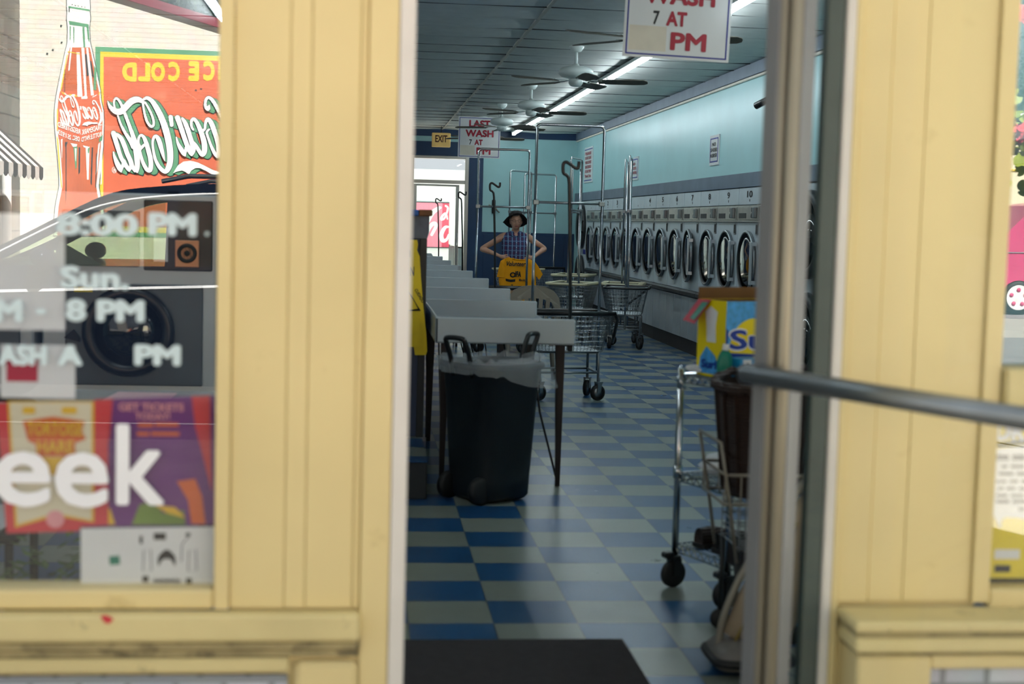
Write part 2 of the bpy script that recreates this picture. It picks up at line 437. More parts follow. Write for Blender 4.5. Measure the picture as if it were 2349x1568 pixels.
def build(name, mb, mats, parent=None, local=False, label=None, kind=None, origin=None):
    if not isinstance(mats, (list, tuple)): mats = [mats]
    off = None
    if parent is not None and not local:
        off = WORLD.get(parent.name, Vector((0, 0, 0)))
    if origin is not None: off = Vector(origin)
    me = mb.mesh(name, off)
    for m in mats: me.materials.append(Mt[m] if isinstance(m, str) else m)
    o = bpy.data.objects.new(name, me); COL.objects.link(o)
    if parent is not None:
        o.parent = parent
        WORLD[o.name] = off if off is not None else Vector((0, 0, 0))
    if origin is not None and parent is None:
        o.location = origin; WORLD[o.name] = Vector(origin)
    if label: o['label'] = label
    if kind: o['kind'] = kind
    return o
def single(name, mb, mats, label, cat, group=None, origin=(0, 0, 0)):
    o = build(name, mb, mats, origin=origin)
    o['label'] = label; o['category'] = cat
    if group: o['group'] = group
    return o
def struct(name, mb, mats):
    return build(name, mb, mats, kind='structure')
def dup(root, loc, rz=None, label=None, group=None):
    def cp(o, par):
        c = o.copy(); COL.objects.link(c)
        if par is not None: c.parent = par
        for ch in list(o.children): cp(ch, c)
        return c
    r = cp(root, None)
    r.location = loc
    if rz is not None: r.rotation_euler = (0, 0, rz)
    if label: r['label'] = label
    if group: r['group'] = group
    return r
_txt = {}
def text_geo(t, bold=0.0, shear=0.0):
    k = (t, bold, shear)
    if k not in _txt:
        cu = bpy.data.curves.new('lettering', 'FONT'); cu.body = t; cu.resolution_u = 3; cu.offset = bold; cu.shear = shear; cu.fill_mode = 'FRONT'
        ob = bpy.data.objects.new('lettering_source', cu); COL.objects.link(ob)
        dg = bpy.context.evaluated_depsgraph_get(); ev = ob.evaluated_get(dg); me = ev.to_mesh()
        vs = [(v.co.x, v.co.y) for v in me.vertices]; fs = [list(p.vertices) for p in me.polygons]
        ev.to_mesh_clear(); bpy.data.objects.remove(ob); bpy.data.curves.remove(cu)
        _txt[k] = (vs, fs)
    return _txt[k]
def text(mb, t, O, ux, uz, x0, x1, z0, z1, bold=0.02, off=0.001, shear=0.0, keep=False):
    """letters fitted into the box x0..x1, z0..z1 of the plane O + ux*a + uz*b, lifted off it"""
    vs, fs = text_geo(t, 0.0, shear)
    O = Vector(O); ux = Vector(ux).normalized(); uz = Vector(uz).normalized(); n = ux.cross(uz).normalized()
    a0 = min(v[0] for v in vs); a1 = max(v[0] for v in vs); b0 = min(v[1] for v in vs); b1 = max(v[1] for v in vs)
    kx = (x1-x0)/(a1-a0); kz = (z1-z0)/(b1-b0)
    if keep: kx = kz
    dirs = [(0, 0)]+[(bold*math.cos(PI*q/4), bold*math.sin(PI*q/4)) for q in range(8)]
    g = bold
    kx = (x1-x0)/(a1-a0+2*g); kz = (z1-z0)/(b1-b0+2*g)
    for i, (dx, dy) in enumerate(dirs):
        mb.add([O + ux*(x0+(v[0]-a0+g+dx)*kx) + uz*(z0+(v[1]-b0+g+dy)*kz) + n*(off+i*2.2e-4) for v in vs], fs, False)
def smoothpts(P, k=5, closed=False):
    P = [tuple(p) for p in P]; out = []; n = len(P)
    for i in range(n if closed else n-1):
        if closed: p0, p1, p2, p3 = P[(i-1) % n], P[i], P[(i+1) % n], P[(i+2) % n]
        else: p0, p1, p2, p3 = P[max(i-1, 0)], P[i], P[i+1], P[min(i+2, n-1)]
        for j in range(k):
            t = j/k
            out.append(tuple(0.5*((2*b)+(-a+c)*t+(2*a-5*b+4*c-d)*t*t+(-a+3*b-3*c+d)*t**3) for a, b, c, d in zip(p0, p1, p2, p3)))
    if not closed: out.append(P[-1])
    return out
def arc(c, r, a0, a1, n, ax='XZ'):
    o = []
    for i in range(n+1):
        a = a0+(a1-a0)*i/n
        u, v = r*math.cos(a), r*math.sin(a)
        o.append(Vector((c[0]+u, c[1], c[2]+v)) if ax == 'XZ' else Vector((c[0], c[1]+u, c[2]+v)) if ax == 'YZ' else Vector((c[0]+u, c[1]+v, c[2])))
    return o
def bm1(fn, *a, **k):
    m = MB(); getattr(m, fn)(*a, **k); return m
X3, Y3, Z3 = Vector((1, 0, 0)), Vector((0, 1, 0)), Vector((0, 0, 1))

# ================================================================== THE SETTING
XL, XR, YB, ZC, YG = -4.5, 3.69, 25.15, 3.02, 3.24
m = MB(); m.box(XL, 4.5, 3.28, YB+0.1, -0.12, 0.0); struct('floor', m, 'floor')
m = MB()
xs = [-4.78+1.22*i for i in range(8)]
ny = int((YB-3.3)/0.61)+1
for i in range(7):
    for j in range(ny):
        x0, x1 = xs[i]+0.012, xs[i+1]-0.012
        y0 = 3.32+0.61*j+0.006; y1 = min(y0+0.598, YB-0.01)
        x1 = min(x1, XR-0.005)
        if x0 > XR-0.1 or y1-y0 < 0.05: continue
        sag = random.uniform(0.008, 0.030); dz = random.uniform(-0.004, 0.003); tl = random.uniform(0.0, 0.016)
        def fn(u, v, x0=x0, x1=x1, y0=y0, y1=y1, sag=sag, dz=dz, tl=tl):
            return (x0+(x1-x0)*u, y0+(y1-y0)*v, ZC - sag*math.sin(PI*u)*(0.35+0.65*math.sin(PI*v)) + dz - tl*(v-0.5))
        m.grid(fn, 6, 5)
struct('ceiling', m, 'ceil')
m = MB()
for x in xs[1:7]: m.box(x-0.014, x+0.014, 3.3, YB, ZC-0.012, ZC+0.004)
struct('trim_1', m, 'ceilgrid')
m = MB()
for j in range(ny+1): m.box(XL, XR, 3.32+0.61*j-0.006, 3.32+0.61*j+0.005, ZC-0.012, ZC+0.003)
struct('tile_gap_bars', m, 'darkgrey')  # added dark bars standing in for the shaded gaps between tiles
m = MB(); m.box(XL-0.2, 4.7, 3.3, YB+0.2, 3.10, 3.35); struct('roof', m, 'darkgrey')
m = MB(); m.box(XL-0.2, XL, 3.2, YB+0.2, -0.12, 3.1); struct('wall_left', m, 'wallgrey')
m = MB(); m.box(XR+0.01, XR+0.12, 3.34, YB, 1.84, 3.1); m.box(4.5, 4.7, 3.2, YB+0.2, -0.12, 3.1); struct('wall_right', m, 'teal')
m = MB(); m.box(XR-0.016, XR+0.01, 3.4, YB-0.001, 1.835, 1.975, 0.004); struct('trim_2', m, 'slate')
m = MB(); m.box(XR-0.03, XR+0.01, 3.4, YB-0.001, 2.895, ZC-0.004, 0.004); struct('trim_3', m, 'slate')
m = MB(); m.box(XR-0.02, XR+0.01, 3.4, YB-0.001, 2.868, 2.894, 0.006); struct('trim_4', m, 'paletrim')
# back wall with its doorway
m = MB()
m.box(2.04, 4.5, YB, YB+0.12, 1.265, 3.1)
m.box(XL, 0.80, YB, YB+0.12, 0, 3.1); m.box(0.80, 2.04, YB, YB+0.12, 2.56, 3.1); m.box(1.80, 2.04, YB, YB+0.12, 0, 2.56); m.box(2.04, 4.5, YB, YB+0.12, 0, 1.265)
struct('wall_back', m, 'teal')
m = MB(); m.box(XL, XR-0.03, YB-0.03, YB-0.001, 2.895, ZC-0.004); struct('trim_5', m, 'navy')
m = MB(); m.box(XL, 2.05, YB-0.018, YB-0.001, 2.56, 2.805); m.box(1.80, 2.05, YB-0.018, YB-0.001, 0, 2.56); m.box(XL, 0.80, YB-0.018, YB-0.001, 0, 2.56); struct('trim_6', m, 'navy')
m = MB(); m.box(2.05, 3.68, YB-0.014, YB-0.001, 0, 1.265); m.box(2.08, 3.5, YB-0.022, YB-0.014, 0.12, 1.22, 0.004); struct('trim_7', m, 'navy')
# back door: aluminium frame, transom, leaf ajar
m = MB()
for x0, x1 in ((0.80, 0.845), (1.735, 1.80)): m.box(x0, x1, YB-0.03, YB+0.10, 0, 2.56, 0.004)
m.box(0.845, 1.735, YB-0.03, YB+0.10, 2.51, 2.56, 0.004); m.box(0.845, 1.735, YB-0.03, YB+0.10, 2.08, 2.145, 0.004)
dB = struct('door_1', m, 'alu')
m = MB(); m.box(0.846, 1.734, YB+0.03, YB+0.036, 2.146, 2.509); build('glazing', m, 'glass_door', dB)
ld = thing('door_2', 'aluminium glass back door leaf standing slightly ajar', 'door', (0.85, YB+0.04, 0))
ld['kind'] = 'structure'; del ld['category']; del ld['label']
m = MB(); W = 0.80
m.box(0, 0.05, -0.02, 0.02, 0.02, 2.07, 0.003); m.box(W-0.06, W, -0.02, 0.02, 0.02, 2.07, 0.003); m.box(0.05, W-0.06, -0.02, 0.02, 2.035, 2.07, 0.003); m.box(0.05, W-0.06, -0.02, 0.02, 0.02, 0.22, 0.003)
build('door_frame', m, 'alu', ld, local=True)
m = MB(); m.box(0.051, W-0.061, -0.003, 0.003, 0.221, 2.034); build('glazing', m, 'glass_door', ld, local=True)
m = MB(); m.tube([(W-0.03, -0.02, 1.02), (W-0.03, -0.06, 1.02), (W-0.03, -0.06, 1.22), (W-0.03, -0.02, 1.22)], 0.009); build('handle', m, 'dullsteel', ld, local=True)
ld.rotation_euler.z = 0.10

# front wall (the yellow shop front)
m = MB()
m.box(XL-0.2, 3.2, 3.2, 3.30, 2.5, 8.1); m.box(3.2, 4.7, 3.2, 3.30, 2.5, 7.0)  # unseen upper front, raised in steps to throw shade on the street
m.box(XL-0.2, -4.3, 3.2, 3.30, -0.1, 2.5); m.box(4.3, 4.7, 3.2, 3.30, -0.1, 2.5)
m.box(-4.3, 0.068, 3.2, 3.30, -0.1, 0.50); m.box(1.10, 4.3, 3.2, 3.30, -0.1, 0.50)
m.box(-0.285, 0.068, 3.21, 3.30, 0.50, 2.5); m.box(1.10, 1.45, 3.21, 3.30, 0.50, 2.5)
struct('wall_front', m, 'yellow')
def vboards(name, xs_, y, z0, z1, mt='yellow'):
    m = MB()
    for a, b, d in xs_: m.box(a+0.0006, b-0.0006, y-d, y+0.012, z0, z1, 0.002)
    struct(name, m, mt)
vboards('trim_8', [(-0.285, -0.164, 0.0), (-0.164, -0.118, 0.0005), (-0.118, -0.012, 0.0), (-0.012, 0.005, 0.0)], 3.20, 0.556, 2.6)
vboards('trim_9', [(0.005, 0.070, 0.012)], 3.20, -0.1, 2.6)
vboards('trim_10', [(-0.318, -0.285, 0.010)], 3.20, 0.556, 2.6)
vboards('trim_11', [(1.112, 1.185, 0.004), (1.185, 1.270, 0.0), (1.270, 1.435, 0.0)], 3.20, 0.570, 2.6)
vboards('trim_12', [(1.095, 1.112, 0.012)], 3.20, -0.1, 2.6)
vboards('trim_13', [(1.435, 1.478, 0.012)], 3.20, 0.570, 2.6)
# left window sill, rails, base
m = MB(); m.box(-4.3, -0.319, 3.19, 3.285, 0.556, 0.600, 0.006); struct('trim_14', m, 'yellow')
m = MB(); m.box(-4.3, 0.006, 3.150, 3.2, 0.492, 0.554, 0.008); struct('trim_15', m, 'yellow_dirty')
m = MB(); m.box(-4.3, 0.004, 3.166, 3.2, 0.470, 0.490, 0.004); m.box(-4.3, 0.003, 3.178, 3.2, 0.452, 0.468, 0.002); struct('trim_16', m, 'grime')
m = MB(); m.box(-4.3, -0.150, 3.172, 3.2, 0.418, 0.450, 0.004); struct('trim_17', m, 'yellow_dirty')
m = MB(); m.box(-0.136, 0.003, 3.168, 3.2, -0.1, 0.440, 0.012); struct('trim_18', m, 'yellow')
m = MB(); m.box(-4.3, -0.152, 3.180, 3.2, -0.1, 0.408, 0.004); struct('wall_front_base', m, 'whitebrick')
# right window sill, rails, base
m = MB(); m.box(1.479, 4.3, 3.19, 3.285, 0.555, 0.602, 0.006); struct('trim_19', m, 'yellow')
m = MB(); m.box(1.112, 4.3, 3.060, 3.2, 0.535, 0.560, 0.006); struct('trim_20', m, 'yellow_dirty')
m = MB(); m.box(1.118, 4.3, 3.072, 3.2, 0.522, 0.534, 0.002); struct('trim_21', m, 'grime')
m = MB(); m.box(1.116, 4.3, 3.066, 3.2, 0.487, 0.521, 0.006); struct('trim_22', m, 'yellow_dirty')
m = MB(); m.box(1.125, 4.3, 3.082, 3.2, 0.477, 0.486, 0.002); struct('trim_23', m, 'grime')
m = MB(); m.box(1.125, 1.30, 3.078, 3.2, -0.1, 0.476, 0.006); m.box(1.30, 4.3, 3.082, 3.2, 0.445, 0.476, 0.004); struct('trim_24', m, 'yellow')
m = MB(); m.box(1.302, 4.3, 3.098, 3.2, -0.1, 0.444, 0.004); struct('wall_front_plinth', m, 'whitebrick')
m = MB(); m.box(1.482, 4.3, 3.165, 3.285, 1.035, 1.125, 0.006); struct('trim_25', m, 'yellow_dirty')
# panes
m = MB(); m.box(-4.29, -0.319, YG, YG+0.006, 0.601, 2.5); struct('window_1', m, 'glass')
m = MB(); m.box(1.479, 4.29, YG, YG+0.006, 0.603, 2.5); struct('window_2', m, 'glass_right')
# aluminium frame of the doorway
m = MB(); m.box(0.071, 0.106, 3.185, 3.30, 0, 2.5, 0.003); struct('door_3', m, 'alu_light')
m = MB(); m.box(1.070, 1.094, 3.185, 3.225, 0, 2.5, 0.003); m.box(1.075, 1.094, 3.225, 3.30, 0, 2.5, 0.003); struct('door_4', m, 'alu_light')
m = MB(); m.box(1.026, 1.0695, 3.19, 3.225, 0, 2.5, 0.003); m.box(1.057, 1.0745, 3.226, 3.30, 0, 2.5); struct('trim_26', m, 'stopgrey')
m = MB(); m.box(0.107, 1.057, 3.2, 3.30, 2.2, 2.5, 0.003); struct('trim_27', m, 'alu')
# outside: pavement in front, road, ground at the back
Mt['concrete'] = mat('concrete', '#b3ada4', 0.85, var=0.12, vscale=3, bump=0.2, bscale=60)
Mt['asphalt'] = mat('pale_asphalt', '#8b8a8a', 0.9, var=0.15, vscale=2, bump=0.3, bscale=90)
m = MB(); m.box(-30, 30, -2.9, 3.18, -0.12, -0.02); struct('sidewalk', m, 'concrete')
m = MB(); m.box(-60, 60, -40, -2.9, -0.35, -0.16); struct('road', m, 'asphalt')
m = MB(); m.box(-60, 60, -18.3, -15.2, -0.16, -0.05); struct('sidewalk_far', m, 'concrete')
m = MB(); m.box(-20, 20, YB+0.25, 60, -0.25, -0.05); struct('pavement_back', m, 'concrete')

# ================================================================== CEILING LIGHTS AND FANS
def fluorescent(y, x, label, group):
    t = thing('fluorescent_light', label, 'ceiling light', (x, y, ZC-0.015), group)
    m = MB(); m.box(-0.045, 0.045, -1.21, 1.21, -0.035, -0.0, 0.004); m.box(-0.03, 0.03, -1.21, -1.19, -0.072, -0.03); m.box(-0.03, 0.03, 1.19, 1.21, -0.072, -0.03)
    build('housing', m, 'fanwhite', t, local=True)
    m = MB(); m.tube([(0, -1.185, -0.056), (0, 1.185, -0.056)], 0.0125, 10); build('tube', m, 'tube', t, local=True)
    return t
f0 = None
ordn = ['nearest the back wall', 'second from the back wall', 'third from the back wall', 'fourth from the back wall', 'fifth from the back wall', 'sixth from the back wall', 'seventh from the back wall', 'last one before the shop window']
for k in range(8):
    y = 23.62-2.445*k
    lab = 'lit fluorescent ceiling light in the right row, '+ordn[k]
    if f0 is None: f0 = fluorescent(y, 2.535, lab, 'fluorescent lights along the ceiling')
    else: dup(f0, (2.535, y, ZC-0.015), label=lab)
for k in range(4):  # added row of tubes out of view, there to light the room
    dup(f0, (-1.13, 20-4.6*k, ZC-0.015), label='added unseen fluorescent light in the left row, '+['farthest', 'second farthest', 'third', 'nearest the window'][k])

def fan(x, y, ang, label):
    t = thing('ceiling_fan', label, 'ceiling fan', (x, y, ZC), 'white ceiling fans in a row', ang)
    m = MB(); m.lathe([(0.065, -0.004), (0.066, -0.03), (0.045, -0.065), (0.018, -0.075)], n=20); build('canopy', m, 'fanwhite', t, local=True)
    m = MB(); m.tube([(0, 0, -0.07), (0, 0, -0.19)], 0.0135, 10); build('downrod', m, 'fanwhite', t, local=True)
    m = MB(); m.lathe([(0.022, -0.175), (0.03, -0.19), (0.075, -0.198), (0.13, -0.212), (0.153, -0.235), (0.155, -0.262), (0.13, -0.288), (0.08, -0.302), (0.05, -0.306)], n=32); build('motor_housing', m, 'fanwhite', t, local=True)
    m = MB(); m.lathe([(0.05, -0.306), (0.062, -0.312), (0.064, -0.34), (0.055, -0.36), (0.035, -0.375), (0.0, -0.378)], n=24); build('switch_cup', m, 'fanwhite', t, local=True)
    for i in range(5):
        a = 2*PI*i/5
        R = Matrix.Rotation(a, 4, 'Z')
        m = MB(); m.T = R
        m.prism([(0.09, -0.018, -0.318), (0.19, -0.03, -0.325), (0.235, -0.045, -0.327), (0.235, 0.045, -0.327), (0.19, 0.03, -0.325), (0.09, 0.018, -0.318)], (0, 0, 0.005))
        build('blade_iron', m, 'fanwhite', t, local=True)
        m = MB(); m.T = R @ Matrix.Translation((0, 0, -0.329)) @ Matrix.Rotation(math.radians(-13), 4, 'X')
        o = [(0.20, -0.052), (0.35, -0.062), (0.52, -0.068), (0.60, -0.062), (0.632, -0.035), (0.636, 0.0), (0.632, 0.035), (0.60, 0.062), (0.52, 0.068), (0.35, 0.062), (0.20, 0.052)]
        m.prism([(x, y, -0.003) for x, y in o], (0, 0, 0.006))
        build('blade', m, 'fanblade', t, local=True)
    return t
fn0 = fan(1.88, 9.7, math.radians(-12), 'white ceiling fan nearest the entrance, mostly hidden by the big hanging sign')
fn0.rotation_euler.z = math.radians(-12)
for (x, y, a, l) in [(1.84, 12.75, -13, 'white ceiling fan with dark blades just below and left of the near hanging sign'),
                     (1.87, 16.45, -9, 'white ceiling fan in the middle of the row of five'),
                     (1.80, 19.25, 18, 'white ceiling fan in front of the far hanging sign'),
                     (1.76, 21.8, 3, 'white ceiling fan behind the far hanging sign, only blade tips showing')]:
    dup(fn0, (x, y, ZC), math.radians(a), label=l)

# hanging signs
def hang_sign(cx, y, zt, ww, hh, tilt, label, fade):
    t = thing('hanging_sign', label, 'sign', (cx, y, zt), 'last wash signs hung from the ceiling')
    m = MB(); m.box(-ww/2, ww/2, -0.003, 0.003, -hh, 0); build('board', m, 'signwhite', t, local=True)
    m = MB(); b = 0.018; e = 0.014
    m.box(-ww/2+e, ww/2-e, -0.0045, -0.0031, -e-0.008, -e); m.box(-ww/2+e, ww/2-e, -0.0045, -0.0031, -hh+e, -hh+e+0.008)
    m.box(-ww/2+e, -ww/2+e+0.008, -0.0045, -0.0031, -hh+e+0.008, -e-0.008); m.box(ww/2-e-0.008, ww/2-e, -0.0045, -0.0031, -hh+e+0.008, -e-0.008)
    build('border', m, 'signblue', t, local=True)
    m = MB(); O = (-ww/2, -0.003, 0)
    def T(s, u0, u1, v0, v1, bold): text(m, s, O, X3, Z3, u0*ww, u1*ww, -v1*hh, -v0*hh, bold, 0.0012)
    T('LAST', .25, .76, .08, .26, .05); T('WASH', .17, .84, .315, .49, .042); T('AT', .39, .585, .55, .69, .045); T('PM', .44, .78, .745, .915, .035)
    build('lettering', m, 'red', t, local=True)
    m = MB(); T('7', .265, .325, .555, .685, .02); build('number', m, 'ink', t, local=True)
    if fade:
        m = MB(); m.box(-ww/2+0.03, -ww/2+0.40*ww, -0.0042, -0.0031, -0.935*hh, -0.70*hh); build('patch', m, 'patch', t, local=True)
    m = MB()
    for sx in (-1, 1): m.tube([(sx*(ww/2-0.03), 0, -0.005), (sx*(ww/2-0.03), 0, ZC-zt)], 0.0022, 5)
    build('hanging_wire', m, 'darkgrey', t, local=True)
    t.rotation_euler.y = tilt
    return t
hang_sign(1.677, 7.76, 2.90, 0.585, 0.565, 0.028, 'large white sign reading LAST WASH 7 AT PM hanging near the entrance', True)
hang_sign(1.573, 20.1, 2.885, 0.585, 0.565, 0.006, 'smaller looking LAST WASH sign hanging far back beside the exit sign', True)
t = thing('exit_sign', 'tan exit sign hanging above the back door', 'sign', (1.32, 24.5, 2.93))
pa, pb = atY(991, 304, 24.5), atY(1033, 338, 24.5)
m = MB(); m.box(pa.x, pb.x, 24.47, 24.53, pb.z, pa.z, 0.01); build('sign_box', m, 'exit', t)
m = MB(); text(m, 'EXIT', (pa.x, 24.47, pb.z), X3, Z3, 0.055, (pb.x-pa.x)-0.055, 0.08, (pa.z-pb.z)-0.04, 0.03, 0.002); build('lettering', m, 'brown', t)
m = MB(); m.tube([((pa.x+pb.x)/2, 24.5, pa.z-0.005), ((pa.x+pb.x)/2, 24.5, ZC)], 0.008, 6); build('stem', m, 'darkgrey', t)

# signs on the right wall
def wall_sign(p0, p1, lines, mi, label, cols):
    a, b = atX(*p0, XR), atX(*p1, XR)
    yf, yn, zt, zb = a.y, b.y, max(a.z, b.z), min(a.z, b.z)
    zt, zb = a.z, b.z
    t = thing('wall_sign', label, 'sign', (XR, (yf+yn)/2, zb), 'notice plates on the right wall')
    m = MB(); m.box(XR-0.004, XR+0.009, yn, yf, zb, zt); build('plate', m, 'signwhite', t)
    hh = zt-zb; ww = yf-yn
    m = MB(); e = 0.03
    for (u0, u1, v0, v1) in ((e, ww-e, e, e+0.014), (e, ww-e, hh-e-0.014, hh-e)) + (((e, e+0.014, e, hh-e), (ww-e-0.014, ww-e, e, hh-e)) if mi else ()):
        m.box(XR-0.0065, XR-0.004, yf-u1, yf-u0, zb+v0, zb+v1)
    build('border', m, 'signblue', t)
    m = MB(); n = len(lines); top = hh-0.07; st = (hh-0.14)/n
    for i, s in enumerate(lines):
        hw = min(0.36*ww, 0.05*len(s)*ww+0.04)
        text(m, s, (XR-0.004, yf, zb), (0, -1, 0), Z3, ww/2-hw, ww/2+hw, top-st*(i+0.80), top-st*(i+0.12), 0.016, 0.003)
    build('lettering', m, cols, t)
wall_sign((1630, 312), (1648, 377), ['NO', 'SHOES', 'N DRYER'], True, 'blue bordered NO SHOES plate high on the right wall, nearest the entrance', 'ink')
wall_sign((1447, 362), (1463, 412), ['NO', 'SHOES', 'N DRYER'], True, 'NO SHOES plate on the right wall seen through a thin cart rack', 'inkred')
wall_sign((1342, 340), (1358, 417), ['PLEASE', 'DO NOT LEAVE', 'YOUR CLOTHES', 'UNATTENDED', 'AT ANY TIME', 'Thank You'], False, 'tall white notice with red lines on the right wall nearest the back corner', 'inkred')
# security camera and shelf rod on the right wall
t = thing('security_camera', 'small black security camera on the upper right wall beside the door stile', 'camera', (XR, 12.85, 2.6))
m = MB(); m.tube([(XR+0.005, 12.8, 2.66), (XR-0.05, 12.82, 2.64), (XR-0.09, 12.84, 2.60)], 0.014, 8); build('bracket', m, 'blackgloss', t)
m = MB(); m.tube([(XR-0.05, 12.78, 2.62), (XR-0.16, 12.94, 2.55)], 0.032, 12); build('housing', m, 'blackgloss', t)

# ================================================================== DRYERS ALONG THE RIGHT WALL
DW = 0.812
def dryer(label, num, y0, door_ang=0.0):
    """local frame: x=0 is the face (room side is -x), y runs from the near side 0 to DW"""
    t = thing('tumble_dryer', label, 'dryer', (XR, y0, 0), 'stainless tumble dryers along the right wall')
    m = MB(); m.box(0.0, 0.74, 0.004, DW-0.004, 0.72, 1.50, 0.006); build('cabinet', m, 'white_enamel', t, local=True)
    m = MB(); m.box(-0.004, 0.74, 0.006, DW-0.006, 1.665, 1.832, 0.005); build('top_panel', m, 'white_enamel', t, local=True)
    m = MB()
    m.box(-0.003, -0.0045, DW/2-0.012, DW/2+0.012, 1.695, 1.72)
    if num: text(m, num, (-0.004, DW, 0), (0, -1, 0), Z3, DW/2-0.05*len(num), DW/2+0.05*len(num), 1.735, 1.80, 0.03, 0.0015)
    build('number', m, 'ink', t, local=True)
    m = MB(); m.box(-0.012, 0.7, 0.006, DW-0.006, 1.505, 1.66, 0.008); m.box(-0.020, -0.012, 0.03, DW-0.03, 1.52, 1.645, 0.004); m.box(-0.026, 0.0, 0.004, DW-0.004, 1.498, 1.510, 0.003)
    p = build('control_panel', m, 'steel_dark', t, local=True)
    m = MB(); m.box(-0.023, -0.0201, 0.46, 0.72, 1.535, 1.585); build('label_plate', m, 'darkgrey', p, local=True)
    m = MB(); m.box(-0.055, -0.0201, 0.07, 0.14, 1.535, 1.64, 0.006); build('coin_slide', m, 'dullsteel', p, local=True)
    m = MB()
    m.box(-0.032, -0.0201, 0.19, 0.25, 1.595, 1.64, 0.005); m.lathe([(0.025, 0), (0.022, 0.016), (0, 0.018)], (-0.0201, 0.22, 1.56), 14, Matrix.Rotation(-PI/2, 4, 'Y'))
    build('control_knob', m, 'blackgloss', p, local=True)
    m = MB(); m.box(-0.008, 0.001, 0.07, 0.15, 1.375, 1.485, 0.003); b = build('coin_box', m, 'dullsteel', t, local=True)
    m = MB(); m.box(-0.0105, -0.0081, 0.082, 0.138, 1.388, 1.473); build('coin_box_face', m, 'black', b, local=True)
    # door: hinge on the far side
    d = bpy.data.objects.new('door', None); COL.objects.link(d); d.parent = t; d.location = (-0.004, 0.72, 1.115); WORLD[d.name] = Vector()
    cy = -0.315; MX = Matrix.Rotation(-PI/2, 4, 'Y')
    m = MB(); m.lathe([(0.27, 0.0), (0.298, 0.0), (0.302, 0.012), (0.300, 0.028), (0.292, 0.034), (0.283, 0.034), (0.279, 0.030)], (0, cy, 0), 44, MX, caps=False); build('door_ring', m, 'dullsteel', d, local=True)
    m = MB(); m.lathe([(0.279, 0.030), (0.274, 0.021), (0.266, 0.017)], (0, cy, 0), 44, MX, caps=False); build('door_gasket', m, 'black', d, local=True)
    m = MB(); m.lathe([(0.266, 0.0), (0.2, 0.004), (0.1, 0.007), (0.0, 0.008)], (-0.018, cy, 0), 36, Matrix.Rotation(math.radians(-2.2), 4, 'Y') @ MX); build('door_glass', m, 'darkglass', d, local=True)
    m = MB(); m.box(-0.062, -0.045, cy-0.335, cy-0.275, -0.21, 0.20, 0.006); m.box(-0.05, -0.004, cy-0.325, cy-0.285, -0.205, -0.17); m.box(-0.05, -0.004, cy-0.325, cy-0.285, 0.16, 0.195)
    build('door_handle', m, 'steel', d, local=True)
    d.rotation_euler.z = door_ang
    # lint trim, lint door and base
    m = MB(); m.prism([(0.0, 0.004, 0.72), (-0.035, 0.004, 0.70), (-0.035, 0.004, 0.665), (0.0, 0.004, 0.65)], (0, DW-0.008, 0)); m.box(0.0, 0.7, 0.004, DW-0.004, 0.65, 0.719); build('bumper_strip', m, 'darkgrey', t, local=True)
    for k in (0, 1):
        m = MB(); m.box(-0.004, 0.7, 0.006+k*DW/2, DW/2*(k+1)-0.004, 0.165, 0.645, 0.004); build('lint_door', m, 'steel', t, local=True)
    m = MB(); m.box(0.02, 0.7, 0.002, DW-0.002, 0.0, 0.162); build('base', m, 'rust', t, local=True)
    return t
nums = {0: '10', 1: '9', 2: '8', 3: '7', 4: '6', 5: '5', 6: '4', 9: '3', 10: '2', 11: '1'}
word = {7: 'directly behind the thin rack poles', 8: 'half behind the thin rack poles, next farther one', 12: 'at the back end of the row'}
d0 = None
for i in range(-1, 13):
    y0 = 13.19+DW*i
    if i == -1: lab = 'stainless tumble dryer half hidden behind the open entrance door stile'
    elif i in nums: lab = 'stainless coin tumble dryer marked %s in the right wall row' % nums[i] + (' with its round door ajar' if i == 3 else '')
    else: lab = 'stainless coin tumble dryer '+word[i]
    if i in nums or i == -1:
        dryer(lab, nums.get(i, ''), y0, math.radians(-4.5) if i == 3 else 0.0)
    elif d0 is None: d0 = dryer(lab, '', y0)
    else: dup(d0, (XR, y0, 0), label=lab)
# big stack dryers: one near the entrance, one in the back corner
def stack(y0, wd, label):
    t = thing('stack_dryer', label, 'dryer', (XR, y0, 0), 'large stack dryers at the ends of the row')
    m = MB(); m.box(0, 0.74, 0.004, wd-0.004, 0.05, 1.832, 0.008); build('cabinet', m, 'white_enamel', t, local=True)
    for zc, r in ((1.40, 0.37), (0.55, 0.37)):
        MX = Matrix.Rotation(-PI/2, 4, 'Y'); cy = wd/2
        m = MB(); m.lathe([(r*0.76, 0), (r, 0), (r, 0.05), (r*0.93, 0.07), (r*0.78, 0.05)], (0, cy, zc), 40, MX, caps=False); d = build('door', m, 'darkgrey', t, local=True)
        m = MB(); m.lathe([(r*0.8, 0.03), (0, 0.05)], (0, cy, zc), 32, MX); build('door_glass', m, 'darkglass', d, local=True)
        m = MB(); m.tube([(-0.05, cy-r*0.95, zc-0.1), (-0.1, cy-r*0.98, zc-0.06), (-0.1, cy-r*0.98, zc+0.06), (-0.05, cy-r*0.95, zc+0.1)], 0.013); build('door_handle', m, 'black', d, local=True)
    m = MB(); m.box(-0.012, 0.0, 0.06, 0.3, 0.94, 1.02, 0.004); build('control_panel', m, 'signblue', t, local=True)
    m = MB(); m.box(-0.01, 0.0, wd-0.2, wd-0.08, 1.0, 1.05, 0.003); build('warning_label', m, 'inkred', t, local=True)
    return t
s0 = stack(10.95, 1.40, 'big white stack dryer with two dark round doors seen through the door glass')
s1 = stack(23.76, 0.95, 'big stack dryer with dark round doors squeezed into the back corner')

